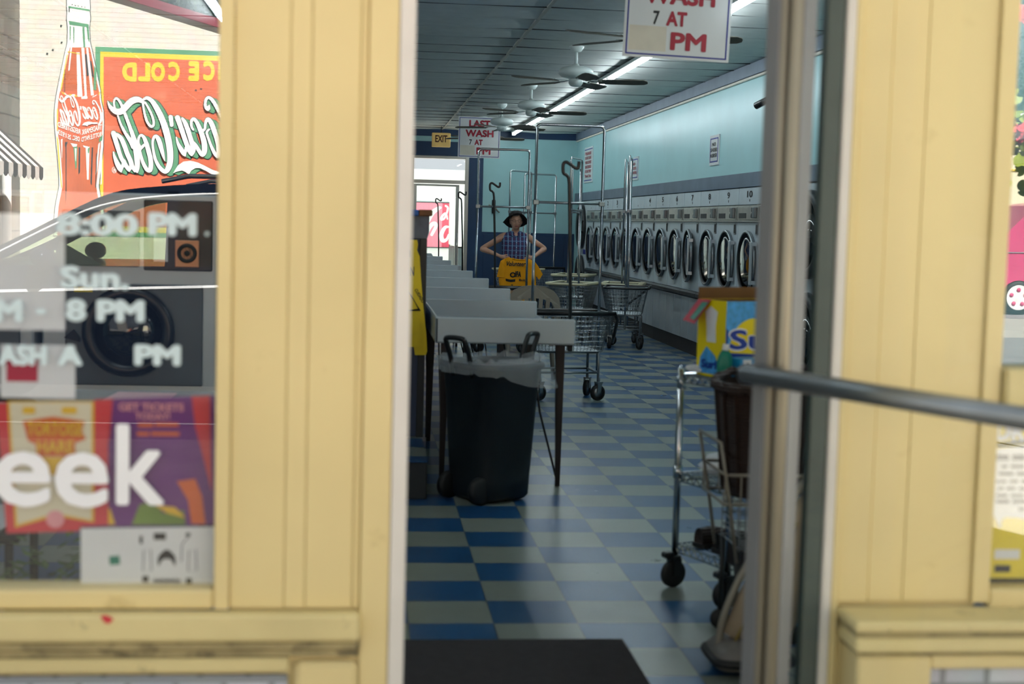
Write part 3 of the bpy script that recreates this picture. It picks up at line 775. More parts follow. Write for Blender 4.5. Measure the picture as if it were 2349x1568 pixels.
# ================================================================== FOLDING TABLES
TX0, TX1, TZ = 0.388, 1.148, 0.92
def table(y0, y1, label, pole):
    t = thing('folding_table', label, 'table', (0, y0, 0), 'white tub-topped folding tables in a line')
    L = y1-y0
    m = MB()
    m.box(TX0+0.004, TX1-0.004, 0.012, L-0.012, TZ-0.134, TZ-0.105, 0.004)
    m.box(TX0, TX1, 0.0, 0.026, TZ-0.14, TZ, 0.008)
    m.box(TX0, TX0+0.022, 0.0, L, TZ-0.14, TZ-0.002, 0.008)
    m.prism([(TX0, L-0.026, TZ-0.14), (TX1, L-0.026, TZ-0.14), (TX1, L-0.026, TZ-0.09), (TX1-0.035, L-0.026, TZ-0.07), (TX1-0.08, L-0.026, TZ), (TX0, L-0.026, TZ)], (0, 0.026, 0))
    m.prism([(TX1-0.03, 0.02, TZ-0.106), (TX1-0.03, L-0.02, TZ-0.106), (TX1, L-0.02, TZ-0.09), (TX1, 0.02, TZ-0.09)], (0, 0, -0.02))
    build('tabletop', m, 'white', t, local=True)
    for (x, y, sx) in ((TX0+0.06, 0.05, -1), (TX1-0.075, 0.05, 1), (TX0+0.06, L-0.09, -1), (TX1-0.075, L-0.09, 1)):
        m = MB()
        a = 0.012; b = 0.024
        m.add([(x+sx*0.006-a, y-a, 0), (x+sx*0.006+a, y-a, 0), (x+sx*0.006+a, y+a, 0), (x+sx*0.006-a, y+a, 0), (x-b, y-b, TZ-0.14), (x+b, y-b, TZ-0.14), (x+b, y+b, TZ-0.14), (x-b, y+b, TZ-0.14)],
              [(3, 2, 1, 0), (4, 5, 6, 7), (0, 1, 5, 4), (1, 2, 6, 5), (2, 3, 7, 6), (3, 0, 4, 7)])
        build('leg', m, 'rust', t, local=True)
    m = MB(); m.tube([(TX0+0.06, 0.05, 0.04), (TX0+0.05, 0.5, 0.70), (TX0+0.06, 0.75, TZ-0.14)], 0.006, 6); build('brace', m, 'rust', t, local=True)
    m = MB(); m.tube([(TX1-0.075, 0.05, 0.04), (TX1-0.17, 0.10, 0.40), (TX1-0.22, 0.16, TZ-0.14)], 0.006, 6)
    build('brace', m, 'rust', t, local=True)
    if pole is not None:
        yp = pole-y0; xp = TX1+0.018
        k = 0.0024
        m = MB()
        pts = [(xp, yp, 0.72), (xp-0.01, yp, 1.2), (xp-0.03, yp, 1.655)]
        hk = [(1297, 402), (1292, 396), (1285, 392), (1283, 380), (1284, 370), (1290, 366), (1300, 371), (1312, 379), (1318, 379), (1320, 372), (1320, 363)]
        o = (1297, 402)
        for (px, py) in smoothpts(hk, 3): pts.append((xp-0.035+(px-o[0])*k, yp, 1.69-(py-o[1])*k))
        m.tube(pts, 0.0095, 8); build('hanging_pole', m, 'blackgloss', t, local=True)
        m = MB(); m.box(TX1-0.02, TX1+0.03, yp-0.025, yp+0.025, TZ-0.17, TZ-0.138, 0.004); m.box(xp-0.014, xp+0.014, yp-0.016, yp+0.016, 0.72, 0.78, 0.004); build('clamp', m, 'black', t, local=True)
    return t
tabs = [(7.68, 9.40), (9.43, 11.135), (11.17, 13.10), (13.14, 15.05), (15.09, 16.55), (16.9, 18.87), (18.93, 20.9), (20.95, 22.83)]
pol = [8.0, None, 12.7, None, None, 16.95, None, 22.4]
tl = ['directly behind the black bin', 'second back from the black bin', 'third back from the bin', 'fourth back from the black bin', 'fifth back from the black bin', 'third from the back door', 'second from the back door', 'nearest the back door']
for (a, b), p, l in zip(tabs, pol, tl): table(a, b, 'white tub-topped folding table on dark legs, '+l, p)

# ================================================================== LAUNDRY CARTS
def wheel_parts(t, x, y, ang, r=0.058):
    R = Matrix.Translation((x, y, 0)) @ Matrix.Rotation(ang, 4, 'Z')
    m = MB(); m.T = R
    m.prism([(-0.018, -0.026, r), (0.012, -0.026, r), (0.03, -0.026, r*2+0.02), (-0.015, -0.026, r*2+0.02)], (0, 0.004, 0)); m.prism([(-0.018, 0.022, r), (0.012, 0.022, r), (0.03, 0.022, r*2+0.02), (-0.015, 0.022, r*2+0.02)], (0, 0.004, 0))
    m.box(-0.018, 0.034, -0.026, 0.026, r*2+0.012, r*2+0.024); m.tube([(0.01, 0, r*2+0.02), (0.01, 0, r*2+0.06)], 0.010, 8)
    c = build('caster', m, 'dullsteel', t, local=True)
    MX = Matrix.Rotation(PI/2, 4, 'X')
    m = MB(); m.T = R; m.lathe([(r*0.72, -0.018), (r*0.95, -0.017), (r, -0.008), (r, 0.008), (r*0.95, 0.017), (r*0.72, 0.018)], (0, 0, r), 24, MX, caps=False); w_ = build('wheel', m, 'black', c, local=True)
    m = MB(); m.T = R; m.lathe([(0, -0.012), (r*0.72, -0.010), (r*0.72, 0.010), (0, 0.012)], (0, 0, r), 20, MX); build('hub', m, 'dullsteel', c, local=True)
def cart(label, rim, loc, rz, wheel_r=0.058, group='wire laundry carts with hanging racks', tray=False):
    """rack in the local xz plane"""
    t = thing('laundry_cart', label, 'cart', loc, group, rz)
    lx, ly, bz, tz = 0.335, 0.245, 0.405, 0.70      # half sizes at the top
    bx, by = 0.275, 0.185
    m = MB(); r = 0.0026
    def ring(f, rr):
        x = bx+(lx-bx)*f; y = by+(ly-by)*f; z = bz+(tz-bz)*f; c = 0.04
        P = []
        for (sx, sy, a0) in ((1, 1, 0), (-1, 1, PI/2), (-1, -1, PI), (1, -1, 1.5*PI)):
            P += [Vector((sx*(x-c)+c*math.cos(a0+PI/2*k/3), sy*(y-c)+c*math.sin(a0+PI/2*k/3), z)) for k in range(4)]
        m.tube(P, rr, 4, closed=True)
    for f in (0, 0.14, 0.28, 0.42, 0.58, 0.72, 0.86): ring(f, r)
    ring(1.0, 0.006); ring(0.0, 0.005)
    for k in range(19):
        u = -1+2*k/18
        for s in (-1, 1): m.tube([(u*bx*0.94, s*by, bz), (u*lx*0.94, s*ly, tz)], r, 4)
        m.tube([(u*bx*0.94, -by, bz), (u*bx*0.94, by, bz)], r, 4)
    for k in range(13):
        u = -1+2*k/12
        for s in (-1, 1): m.tube([(s*bx, u*by*0.92, bz), (s*lx, u*ly*0.92, tz)], r, 4)
        if k % 2 == 0: m.tube([(-bx, u*by*0.92, bz), (bx, u*by*0.92, bz)], r, 4)
    build('basket', m, 'dullsteel', t, local=True)
    m = MB()
    P = []
    c = 0.05
    for (sx, sy, a0) in ((1, 1, 0), (-1, 1, PI/2), (-1, -1, PI), (1, -1, 1.5*PI)):
        P += [Vector((sx*(lx+0.012-c)+c*math.cos(a0+PI/2*k/4), sy*(ly+0.012-c)+c*math.sin(a0+PI/2*k/4), tz+0.012)) for k in range(5)]
    if rim == 'cream':
        m.tube(P, 0.016, 8, closed=True)
        m.box(-lx-0.02, lx+0.02, -ly-0.02, -ly+0.05, tz+0.005, tz+0.032, 0.006); m.box(-lx-0.02, lx+0.02, ly-0.05, ly+0.02, tz+0.005, tz+0.032, 0.006)
    else:
        m.tube(P, 0.013, 8, closed=True)
        m.tube([(-lx-0.02, -ly-0.025, tz+0.02), (lx+0.02, -ly-0.025, tz+0.02)], 0.017, 10)
        m.tube([(lx+0.01, -ly-0.02, tz+0.02), (lx+0.045, -ly+0.02, tz-0.03), (lx+0.07, -0.05, tz-0.17), (lx+0.075, 0.02, tz-0.24)], 0.014, 8)
    build('rim', m, rim if rim != 'black' else 'blackgloss', t, local=True)
    m = MB()
    fx, fy = 0.245, 0.175
    for s in (-1, 1):
        m.tube([(s*fx, -fy, 0.155), (s*fx, -fy, 0.36)] + [(s*fx, -fy+0.03, 0.395), (s*fx, fy-0.03, 0.395)] + [(s*fx, fy, 0.36), (s*fx, fy, 0.155)], 0.011, 8)
        m.tube([(-fx, s*fy, 0.23), (fx, s*fy, 0.23)], 0.009, 8)
        m.tube([(-fx, s*fy*0.9, 0.395), (fx, s*fy*0.9, 0.395)], 0.009, 8)
        m.tube([(s*fx, -fy, 0.23), (s*fx, fy, 0.23)], 0.009, 8)
    build('frame', m, 'dullsteel', t, local=True)
    m = MB(); h = 0.283
    m.tube([(-h, 0, 0.23), (-h, 0, 2.20)] + arc((-h+0.035, 0, 2.20), 0.035, PI, PI/2, 5) + arc((h-0.035, 0, 2.20), 0.035, PI/2, 0, 5) + [(h, 0, 2.20), (h, 0, 0.23)], 0.0125, 10)
    build('rack', m, 'chrome', t, local=True)
    m = MB(); m.tube([(-h, 0, 1.605), (h, 0, 1.605)], 0.011, 8); m.box(-h-0.018, -h+0.03, -0.016, 0.016, 1.585, 1.625, 0.004); m.box(h-0.03, h+0.018, -0.016, 0.016, 1.585, 1.625, 0.004); build('crossbar', m, 'dullsteel', t, local=True)
    for i, (x, y) in enumerate(((-fx, -fy), (fx, -fy), (fx, fy), (-fx, fy))): wheel_parts(t, x, y, [0.5, 0.35, 1.0, 0.2][i], wheel_r)
    return t
cA = cart('wire laundry cart with black rim and the tallest looking chrome rack, beside the front table', 'black', (1.665, 11.72, 0), 0.10, 0.066)
cE = cart('wire laundry cart with cream rim standing just left of the dryers, nearer of two', 'cream', (2.57, 17.5, 0), 0.0)
cE.rotation_euler.z = math.radians(68)
dup(cA, (1.525, 15.9, 0), -0.02, label='wire laundry cart with black handle bar right in front of the woman')
dup(cA, (3.10, 16.75, 0), math.radians(77), label='wire laundry cart with black rim beside the dryers, its rack seen edge-on')
dup(cE, (3.22, 17.66, 0), math.radians(76), label='cream rimmed laundry cart pushed in behind the black rimmed cart by the dryers')
dup(cE, (3.0, 20.4, 0), math.radians(70), label='wire laundry cart with cream rim farther back, behind the nearer cream cart')
dup(cE, (2.42, 22.4, 0), math.radians(48), label='wire laundry cart behind the woman, its chrome rack over her right shoulder')
dup(cA, (2.86, 23.5, 0), math.radians(18), label='wire laundry cart parked against the dark blue back wall')

# tan resin chair
t = thing('plastic_chair', 'tan plastic chair with slatted round back facing away beside the tables', 'chair', (1.515, 12.7, 0))
cx, cy = 1.515, 12.7
m = MB(); sh = 0.245
out = [(-sh, 0.46), (-sh, 0.70), (-sh*0.94, 0.775), (-sh*0.72, 0.84), (-sh*0.4, 0.875), (0, 0.885), (sh*0.4, 0.875), (sh*0.72, 0.84), (sh*0.94, 0.775), (sh, 0.70), (sh, 0.46)]
inn = [(sh*0.78, 0.46), (sh*0.78, 0.68), (sh*0.66, 0.735), (sh*0.3, 0.765), (0, 0.77), (-sh*0.3, 0.765), (-sh*0.66, 0.735), (-sh*0.78, 0.68), (-sh*0.78, 0.46)]
m.prism([(cx+x, cy+0.03*(x/sh)**2, z) for x, z in out+inn], (0, 0.022, 0)); 
build('backrest', m, 'tan', t)
for k in range(5):
    u = (k-2)*0.066
    m = MB(); m.prism([(cx+u*0.8-0.017, cy+0.004, 0.44), (cx+u*0.8+0.017, cy+0.004, 0.44), (cx+u+0.018, cy+0.004, 0.775), (cx+u-0.018, cy+0.004, 0.775)], (0, 0.012, 0)); build('slat', m, 'tan', t)
m = MB(); m.box(cx-0.23, cx+0.23, cy+0.0, cy+0.42, 0.42, 0.445, 0.012); build('seat', m, 'tan', t)
for sx in (-1, 1):
    m = MB(); m.tube([(cx+sx*0.235, cy+0.01, 0.66), (cx+sx*0.255, cy+0.2, 0.655), (cx+sx*0.25, cy+0.38, 0.64), (cx+sx*0.24, cy+0.42, 0.60), (cx+sx*0.235, cy+0.43, 0.44)], 0.022, 8); build('armrest', m, 'tan', t)
    for yy in (0.02, 0.40):
        m = MB(); m.tube([(cx+sx*0.215, cy+yy, 0.43), (cx+sx*0.25, cy+yy*1.1-0.02, 0.0)], [0.026, 0.018], 8); build('leg', m, 'tan', t)

# ================================================================== BIN, BULKHEAD, CAUTION SIGN
def film_mat(name, col, fac):
    m = bpy.data.materials.new(name); m.use_nodes = True
    nt = m.node_tree; N = nt.nodes; L = nt.links; p = N['Principled BSDF']
    p.inputs['Base Color'].default_value = (*lin(col), 1); p.inputs['Roughness'].default_value = 0.3
    t = N.new('ShaderNodeBsdfTransparent'); mx = N.new('ShaderNodeMixShader')
    nz = N.new('ShaderNodeTexNoise'); nz.inputs['Scale'].default_value = 6; nz.inputs['Detail'].default_value = 2
    mr = N.new('ShaderNodeMapRange'); mr.inputs['To Min'].default_value = fac-0.15; mr.inputs['To Max'].default_value = fac+0.15
    tc = N.new('ShaderNodeTexCoord'); L.new(tc.outputs['Object'], nz.inputs['Vector']); L.new(nz.outputs['Fac'], mr.inputs['Value'])
    L.new(mr.outputs[0], mx.inputs[0]); L.new(t.outputs[0], mx.inputs[1]); L.new(p.outputs[0], mx.inputs[2]); L.new(mx.outputs[0], N['Material Output'].inputs[0])
    return m
Mt['film'] = film_mat('clear_plastic_liner', '#dbe5ec', 0.24)
bx_, by_ = 0.672, 7.385
bin_ = thing('wheeled_bin', 'black wheeled bin with two loop handles standing in front of the white table', 'bin', (bx_, by_, 0), rz=0)
RB = Matrix.Translation((bx_, by_, 0)) @ Matrix.Rotation(math.radians(35), 4, 'Z')
def rsq(h, z, k=0.32, n=40, wob=0):
    P = []
    for i in range(n):
        a = 2*PI*i/n
        c, s_ = math.cos(a), math.sin(a); e = 0.45
        P.append(Vector((h*math.copysign(abs(c)**e, c), h*math.copysign(abs(s_)**e, s_), z)))
    return P
def loft(m, rings, cap0=True, cap1=False, smooth=True):
    n = len(rings[0]); vs = [p for r in rings for p in r]; fs = []
    for i in range(len(rings)-1):
        for k in range(n):
            l = (k+1) % n; fs.append([i*n+k, i*n+l, (i+1)*n+l, (i+1)*n+k])
    if cap0: fs.append(list(range(n))[::-1])
    if cap1: fs.append([(len(rings)-1)*n+k for k in range(n)])
    m.add(vs, fs, smooth)
m = MB(); m.T = RB
loft(m, [rsq(0.155, 0.012), rsq(0.168, 0.03), rsq(0.172, 0.12), rsq(0.205, 0.68), rsq(0.223, 0.685), rsq(0.228, 0.70), rsq(0.225, 0.718), rsq(0.207, 0.72), rsq(0.2, 0.69), rsq(0.160, 0.06), rsq(0.15, 0.05)], True, True)
build('bin_body', m, 'binblack', bin_)
for yy in (-0.125, 0.125):
    m = MB(); m.T = RB
    MX = Matrix.Rotation(PI/2, 4, 'X'); r = 0.07
    m.lathe([(0, -0.028), (r*0.5, -0.028), (r*0.55, -0.02), (r*0.8, -0.024), (r, -0.016), (r, 0.016), (r*0.8, 0.024), (0, 0.024)], (-0.165, yy, r), 28, MX); w_ = build('wheel', m, 'black', bin_)
    m = MB(); m.T = RB; m.lathe([(0, -0.036), (0.014, -0.034), (0.016, -0.028)], (-0.165, yy, r), 16, MX); build('hub', m, 'darkgrey', w_)
for (px0, px1, ys) in (((0.465, 7.30), (0.555, 7.20), 0), ((0.83, 7.50), (0.895, 7.60), 1)):
    a = Vector((*px0, 0.70)); b = Vector((*px1, 0.70)); o = (a+b)/2-Vector((bx_, by_, 0.70)); o.z = 0; o.normalize()
    m = MB()
    P = [a+Z3*-0.05, a+Z3*0.05+o*0.02, a+Z3*0.12+o*0.05, a.lerp(b, 0.12)+Z3*0.145+o*0.06, a.lerp(b, 0.88)+Z3*0.145+o*0.06, b+Z3*0.12+o*0.05, b+Z3*0.05+o*0.02, b+Z3*-0.05]
    m.tube(smoothpts(P, 4), 0.0135, 8); build('handle', m, 'blackgloss', bin_)
# liner
m = MB(); n = 56; rings = []
rr = random.Random(4)
w1 = [rr.uniform(-1, 1) for _ in range(n)]
def sm(wv, i): return (wv[(i-1) % n]+2*wv[i]+wv[(i+1) % n])/4
for q, (h, z) in enumerate([(0.150, 0.35), (0.185, 0.60), (0.196, 0.71), (0.204, 0.735), (0.221, 0.742), (0.236, 0.728), (0.245, 0.69), (0.25, 0.655)]):
    R = rsq(h, z, n=n); out = []
    for i, p in enumerate(R):
        wp = RB @ p
        rel = wp-Vector((bx_, by_, 0))
        rt = max(0.0, min(1.0, (rel.x-0.02)/0.2))      # sags out to the right
        f = max(0, q-4)/3.0
        d = Vector((rel.x, rel.y, 0)).normalized()
        wp += d*(0.012*sm(w1, i)*(0.5+f)) + d*(0.045*rt*f) + Z3*(0.02*sm(w1, (i*3) % n)*f - 0.07*rt*f + 0.012*(1-rt)*f)
        if q in (3, 4): wp.z += 0.018*sm(w1, (i*2) % n)+0.02*rt
        out.append(wp)
    rings.append(out)
loft(m, rings, False, False)
single('bin_liner', m, 'film', 'clear plastic bag draped over the rim of the black bin', 'bin liner', origin=(bx_, by_, 0.35))

# bulkhead
t = thing('platform', 'low tiled platform with dark front at the left end of the washers', 'platform', (0, 7.33, 0))
m = MB(); m.box(-0.55, 0.345, 7.33, 10.9, 0.0, 0.192, 0.004); build('base', m, 'darkgrey', t)
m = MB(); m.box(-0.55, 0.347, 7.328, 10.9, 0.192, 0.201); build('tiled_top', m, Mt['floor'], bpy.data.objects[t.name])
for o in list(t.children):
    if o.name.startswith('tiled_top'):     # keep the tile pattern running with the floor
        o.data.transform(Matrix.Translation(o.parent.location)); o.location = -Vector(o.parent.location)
Mt['bulk'] = mat('dark_navy_panel', '#2b3a55', 0.5, var=0.1)
Mt['bulkcap'] = mat('grey_band', '#5d6270', 0.6, var=0.2, vscale=14)
t = thing('washer_bulkhead', 'dark navy washer end panel with a grey band and wooden cap, left of the tables', 'partition', (0, 8.15, 0.2))
m = MB(); m.box(-0.52, 0.350, 8.15, 10.6, 0.201, 1.33, 0.004); build('panel', m, 'bulk', t)
m = MB(); m.box(0.315, 0.356, 8.138, 8.152, 0.201, 1.33, 0.003); build('corner_strip', m, 'darkgrey', t)
m = MB(); m.prism([(-0.52, 8.14, 1.33), (0.356, 8.14, 1.33), (0.366, 8.13, 1.365), (0.366, 8.13, 1.455), (-0.52, 8.13, 1.455)], (0, 2.5, 0)); build('band', m, 'bulkcap', t)
m = MB(); m.box(0.305, 0.382, 8.10, 10.62, 1.456, 1.492, 0.006); build('wooden_cap', m, 'wood', t)
m = MB(); m.box(-0.52, 0.304, 8.10, 10.62, 1.456, 1.490, 0.006); build('blue_cap', m, 'bluepaint', t)
# caution sign
cs = thing('caution_sign', 'yellow folding caution floor sign hanging on the dark navy end panel', 'sign', (0.21, 8.11, 0.66))
def CP(x, y): p = atY(x, y, 8.10); return Vector((p.x, 8.10, p.z))
R_ = [(957, 550), (959, 560), (957, 574), (963, 588), (966, 640), (971, 700), (978, 765), (980, 805), (977, 814), (952, 814), (948, 786), (944, 781)]
rt = [CP(*p) for p in R_]
cxs = 0.225
lf = [Vector((2*cxs-p.x, p.y, p.z)) for p in rt][::-1]
m = MB(); m.prism(rt+lf, (0, 0.03, 0)); build('board', m, 'caution', cs)
m = MB(); m.prism([(cxs-0.09, 8.094, 0.72), (cxs+0.105, 8.094, 0.72), (cxs+0.085, 8.094, 1.22), (cxs-0.07, 8.094, 1.22)], (0, 0.006, 0)); build('raised_panel', m, 'caution', cs)
m = MB()
z0, z1 = CP(950, 633).z, CP(950, 611).z
text(m, 'CAUTION', (0, 8.094, 0), X3, Z3, cxs-0.075, 0.285, z0, z1, 0.02, 0.002)
T3 = [CP(929, 655), CP(968, 712), CP(890, 718)]
P = [Vector((p.x, 8.0915, p.z)) for p in [CP(938, 668), CP(962, 710), CP(905, 714)]]
m.tube(P, 0.010, 6, closed=True)
text(m, 'CUIDADO', (CP(944, 668).x, 8.094, CP(944, 668).z), (P[1]-P[0]).normalized(), (P[1]-P[0]).normalized().cross(Vector((0, 1, 0))), 0.0, 0.085, 0.018, 0.036, 0.02, 0.002)
build('lettering', m, 'ink', cs)
m = MB(); zc = CP(950, 563).z; m.box(cxs-0.03, cxs+0.04, 8.0975, 8.0995, CP(950, 590).z, CP(950, 574).z, 0.002); build('grip_slot', m, 'black', cs)

# dark mat
m = MB(); m.box(-0.02, 0.915, 3.36, 4.80, 0.0, 0.012, 0.004); single('door_mat', m, 'mat', 'dark charcoal door mat on the checkered floor inside the entrance', 'mat', origin=(0.45, 4.1, 0))

# ================================================================== WIRE SHELF CART AND WHAT IT CARRIES
SH = (1.386, 5.224); SA = math.atan2(0.37, 0.929); SL, SD = 0.90, 0.351
sh = thing('wire_shelf_cart', 'chrome three-tier wire shelf cart on casters behind the open glass door', 'shelf', (SH[0], SH[1], 0), rz=SA)
for (x, y) in ((0, 0), (0, SD), (SL, 0), (SL, SD)):
    m = MB(); m.tube([(x, y, 0.13), (x, y, 0.875)], 0.0135, 10); m.tube([(x, y, 0.80), (x, y, 0.85)], 0.017, 10); m.tube([(x, y, 0.44), (x, y, 0.49)], 0.018, 10); build('post', m, 'chrome', sh, local=True)
    m = MB(); m.box(x-0.018, x+0.018, y-0.024, y+0.024, 0.105, 0.13, 0.004); m.box(x-0.02, x+0.016, y-0.027, y-0.022, 0.05, 0.12); m.box(x-0.02, x+0.016, y+0.022, y+0.027, 0.05, 0.12); m.box(x-0.055, x-0.01, y-0.02, y+0.02, 0.12, 0.145, 0.006)
    c = build('caster', m, 'blackgloss', sh, local=True)
    m = MB(); m.lathe([(0, -0.016), (0.045, -0.016), (0.055, -0.008), (0.055, 0.008), (0.045, 0.016), (0, 0.016)], (x-0.005, y, 0.055), 24, Matrix.Rotation(PI/2, 4, 'X')); build('wheel', m, 'black', c, local=True)
for z in (0.855, 0.46, 0.175):
    m = MB()
    for dz in (0, -0.03):
        m.tube([(0, 0, z+dz), (SL, 0, z+dz), (SL, SD, z+dz), (0, SD, z+dz)], 0.004, 5, closed=True)
    for (a, b, nn) in (((0, 0), (SL, 0), 40), ((0, SD), (SL, SD), 40), ((0, 0), (0, SD), 16), ((SL, 0), (SL, SD), 16)):
        m.tube([(a[0]+(b[0]-a[0])*i/nn, a[1]+(b[1]-a[1])*i/nn, z-0.03*(i % 2)) for i in range(nn+1)], 0.0026, 4)
    for i in range(1, 36): m.tube([(SL*i/36, 0, z), (SL*i/36, SD, z)], 0.0022, 4)
    for i in (1, 2): m.tube([(0, SD*i/3, z-0.004), (SL, SD*i/3, z-0.004)], 0.003, 4)
    build('wire_shelf', m, 'chrome', sh, local=True)
# raised ledge at the end of the top shelf
m = MB(); m.tube([(-0.012, 0.30, 0.80), (-0.03, 0.31, 0.83), (-0.02, 0.34, 0.875), (0.0, SD, 0.885)], 0.006, 8); build('end_handle', m, 'chrome', sh, local=True)
def SW(u, v, z):
    c, s_ = math.cos(SA), math.sin(SA)
    return Vector((SH[0]+u*c-v*s_, SH[1]+u*s_+v*c, z))
def on_shelf(name, label, cat, u, v, z, rz=0.0):
    p = SW(u, v, z); return thing(name, label, cat, p, rz=SA+rz)
Mt['surfyellow'] = mat('detergent_yellow', '#f2dc0a', 0.35, var=0.04); Mt['surfblue'] = mat('splash_blue', '#4aa5e8', 0.35, var=0.25, vscale=45); Mt['deepblue'] = mat('deep_blue_print', '#123a9e', 0.35, var=0.1)
Mt['cardboard'] = mat('cardboard', '#6e4f30', 0.85, var=0.1); Mt['green'] = mat('green_print', '#12806a', 0.4, var=0.1); Mt['cyan'] = mat('cyan_print', '#1f9bd8', 0.35, var=0.08); Mt['redprint'] = mat('red_print', '#b8203a', 0.45, var=0.08)
BW, BD, BH = 0.36, 0.185, 0.295
t = on_shelf('detergent_box', 'open yellow and blue laundry powder carton on the top wire shelf', 'box', 0.024, 0.10, 0.861)
m = MB()
tk = 0.003
m.box(0, BW, 0, tk, 0, BH); m.box(0, BW, BD-tk, BD, 0, BH+0.0); m.box(0, tk, tk, BD-tk, 0, BH); m.box(BW-tk, BW, tk, BD-tk, 0, BH); m.box(tk, BW-tk, tk, BD-tk, 0, tk)
build('carton', m, 'surfyellow', t, local=True)
m = MB(); m.box(0.0, BW, BD, BD+0.003, BH-0.01, BH+0.045); m.box(tk+0.001, BW-tk-0.001, BD-2*tk-0.001, BD-tk-0.0005, 0.02, BH-0.001); build('back_flap', m, 'cardboard', t, local=True)
m = MB(); m.prism([(-0.001, 0.10, BH), (-0.001, BD-0.002, BH), (-0.055, BD+0.02, BH-0.082), (-0.052, 0.13, BH-0.092)], (-0.003, 0, -0.002)); f = build('side_flap', m, 'redprint', t, local=True)
m = MB(); m.prism([(-0.010, 0.105, BH-0.01), (-0.010, 0.145, BH-0.01), (-0.050, 0.165, BH-0.072), (-0.050, 0.135, BH-0.078)], (-0.003, 0, -0.002)); build('flap_print', m, 'green', f, local=True)
m = MB(); O = (0, -0.0005, 0)
def F(pts, y): m.prism([(a*BW, y, b*BH) for a, b in pts], (0, -0.0006, 0))
# light blue splash
F(smoothpts([(0, 1.0), (0.0, 0.55), (0.04, 0.40), (0.10, 0.60), (0.2, 0.72), (0.34, 0.78), (0.48, 0.74), (0.62, 0.70), (0.75, 0.70), (0.9, 0.72), (0.80, 0.88), (0.68, 1.0)], 3), -0.0006); build('splash_print', m, 'surfblue', t, local=True)
m = MB(); F([(0.0, 0.0), (1.0, 0.0), (1.0, 0.22), (0.55, 0.30), (0.0, 0.34)], -0.0006); F([(0.0, 0.34), (0.02, 0.34), (0.03, 0.62), (0.0, 0.66)], -0.0012); build('lower_print', m, 'deepblue', t, local=True)
m = MB(); text(m, 'Surf', (0, -0.0012, 0), X3, Z3, 0.010, 0.340, 0.105, 0.193, 0.05, 0.0006); build('lettering_edge', m, 'wvinyl', t, local=True)
m = MB(); text(m, 'Surf', (0, -0.0012, 0), X3, Z3, 0.016, 0.334, 0.111, 0.187, 0.03, 0.0016); build('lettering', m, 'deepblue', t, local=True)
m = MB(); m.prism([(-0.0008, 0.06, BH*0.45), (-0.0008, 0.12, BH*0.45), (-0.0008, 0.125, BH*0.66), (-0.0008, 0.135, BH*0.85), (-0.0008, 0.10, BH*0.92), (-0.0008, 0.055, BH*0.85), (-0.0008, 0.065, BH*0.66)], (-0.0006, 0, 0)); build('scoop_print', m, 'paper', t, local=True)
m = MB(); m.prism([(-0.0008, 0.02, 0.01), (-0.0008, 0.17, 0.01), (-0.0008, 0.16, 0.07), (-0.0008, 0.12, 0.115), (-0.0008, 0.06, 0.08)], (-0.0006, 0, 0)); build('side_print', m, 'surfblue', t, local=True)
m = MB(); text(m, 'Surf', (-0.0014, 0.17, 0), (0, -1, 0), Z3, 0.02, 0.13, 0.03, 0.065, 0.05, 0.0008); build('side_lettering', m, 'deepblue', t, local=True)
t = on_shelf('softener_box', 'small bright blue carton lying in front of the yellow laundry powder carton', 'box', 0.028, 0.006, 0.861)
m = MB(); m.box(0, 0.20, 0, 0.075, 0, 0.085, 0.002); build('carton', m, 'cyan', t, local=True)
m = MB(); m.box(0.012, 0.05, -0.001, 0.0, 0.004, 0.082); build('white_band', m, 'paper', t, local=True)
m = MB(); m.box(0.028, 0.038, -0.002, -0.001, 0.03, 0.07); build('print', m, 'ink', t, local=True)
t = on_shelf('cleaner_pouch', 'green and white plastic pouch beside the blue carton on the top shelf', 'pouch', -0.012, 0.05, 0.864)
m = MB(); m.sphere((0, 0, 0.055), (0.034, 0.022, 0.062), 14, 10); build('pouch', m, 'green', t, local=True)
m = MB(); m.tube([(0, 0, 0.11), (0.004, 0, 0.135)], 0.012, 10); build('cap', m, 'paper', t, local=True)
t = on_shelf('plastic_wrapper', 'crumpled dark blue and white plastic wrapper at the far edge of the top shelf', 'wrapper', 0.045, 0.318, 0.868)
m = MB()
rr = random.Random(9)
def crumple(cx, cy, cz, rx, ry, rz_, n=12, k=0.3, seed=1):
    q = random.Random(seed); vs = []; fs = []
    mm = 8
    for i in range(mm+1):
        th = PI*i/mm
        for j in range(n):
            a = 2*PI*j/n; f = 1+q.uniform(-k, k)
            vs.append((cx+rx*f*math.sin(th)*math.cos(a), cy+ry*f*math.sin(th)*math.sin(a), max(cz-rz_*0.98, cz+rz_*f*math.cos(th))))
    for i in range(mm):
        for j in range(n):
            l = (j+1) % n; fs.append([i*n+j, (i+1)*n+j, (i+1)*n+l, i*n+l])
    return vs, fs
v_, f_ = crumple(0.02, 0, 0.016, 0.04, 0.02, 0.016, seed=3); m.add(v_, f_, False); build('blue_film', m, 'deepblue', t, local=True)
m = MB(); v_, f_ = crumple(-0.03, -0.03, 0.014, 0.018, 0.04, 0.014, seed=5); m.add(v_, f_, False); build('white_film', m, 'paper', t, local=True)
t = on_shelf('folded_cloth', 'folded pale grey cloth on the middle wire shelf', 'cloth', 0.03, 0.12, 0.466)
m = MB(); v_, f_ = crumple(0.1, 0.08, 0.045, 0.11, 0.09, 0.045, 16, 0.12, 6); m.add(v_, f_, True); build('cloth', m, 'paper', t, local=True)
t = on_shelf('carton', 'upright pale carton on the middle wire shelf beside the brown basket', 'box', 0.27, 0.02, 0.466)
m = MB(); m.box(0, 0.08, 0, 0.1, 0, 0.17, 0.003); build('carton', m, 'white', t, local=True)
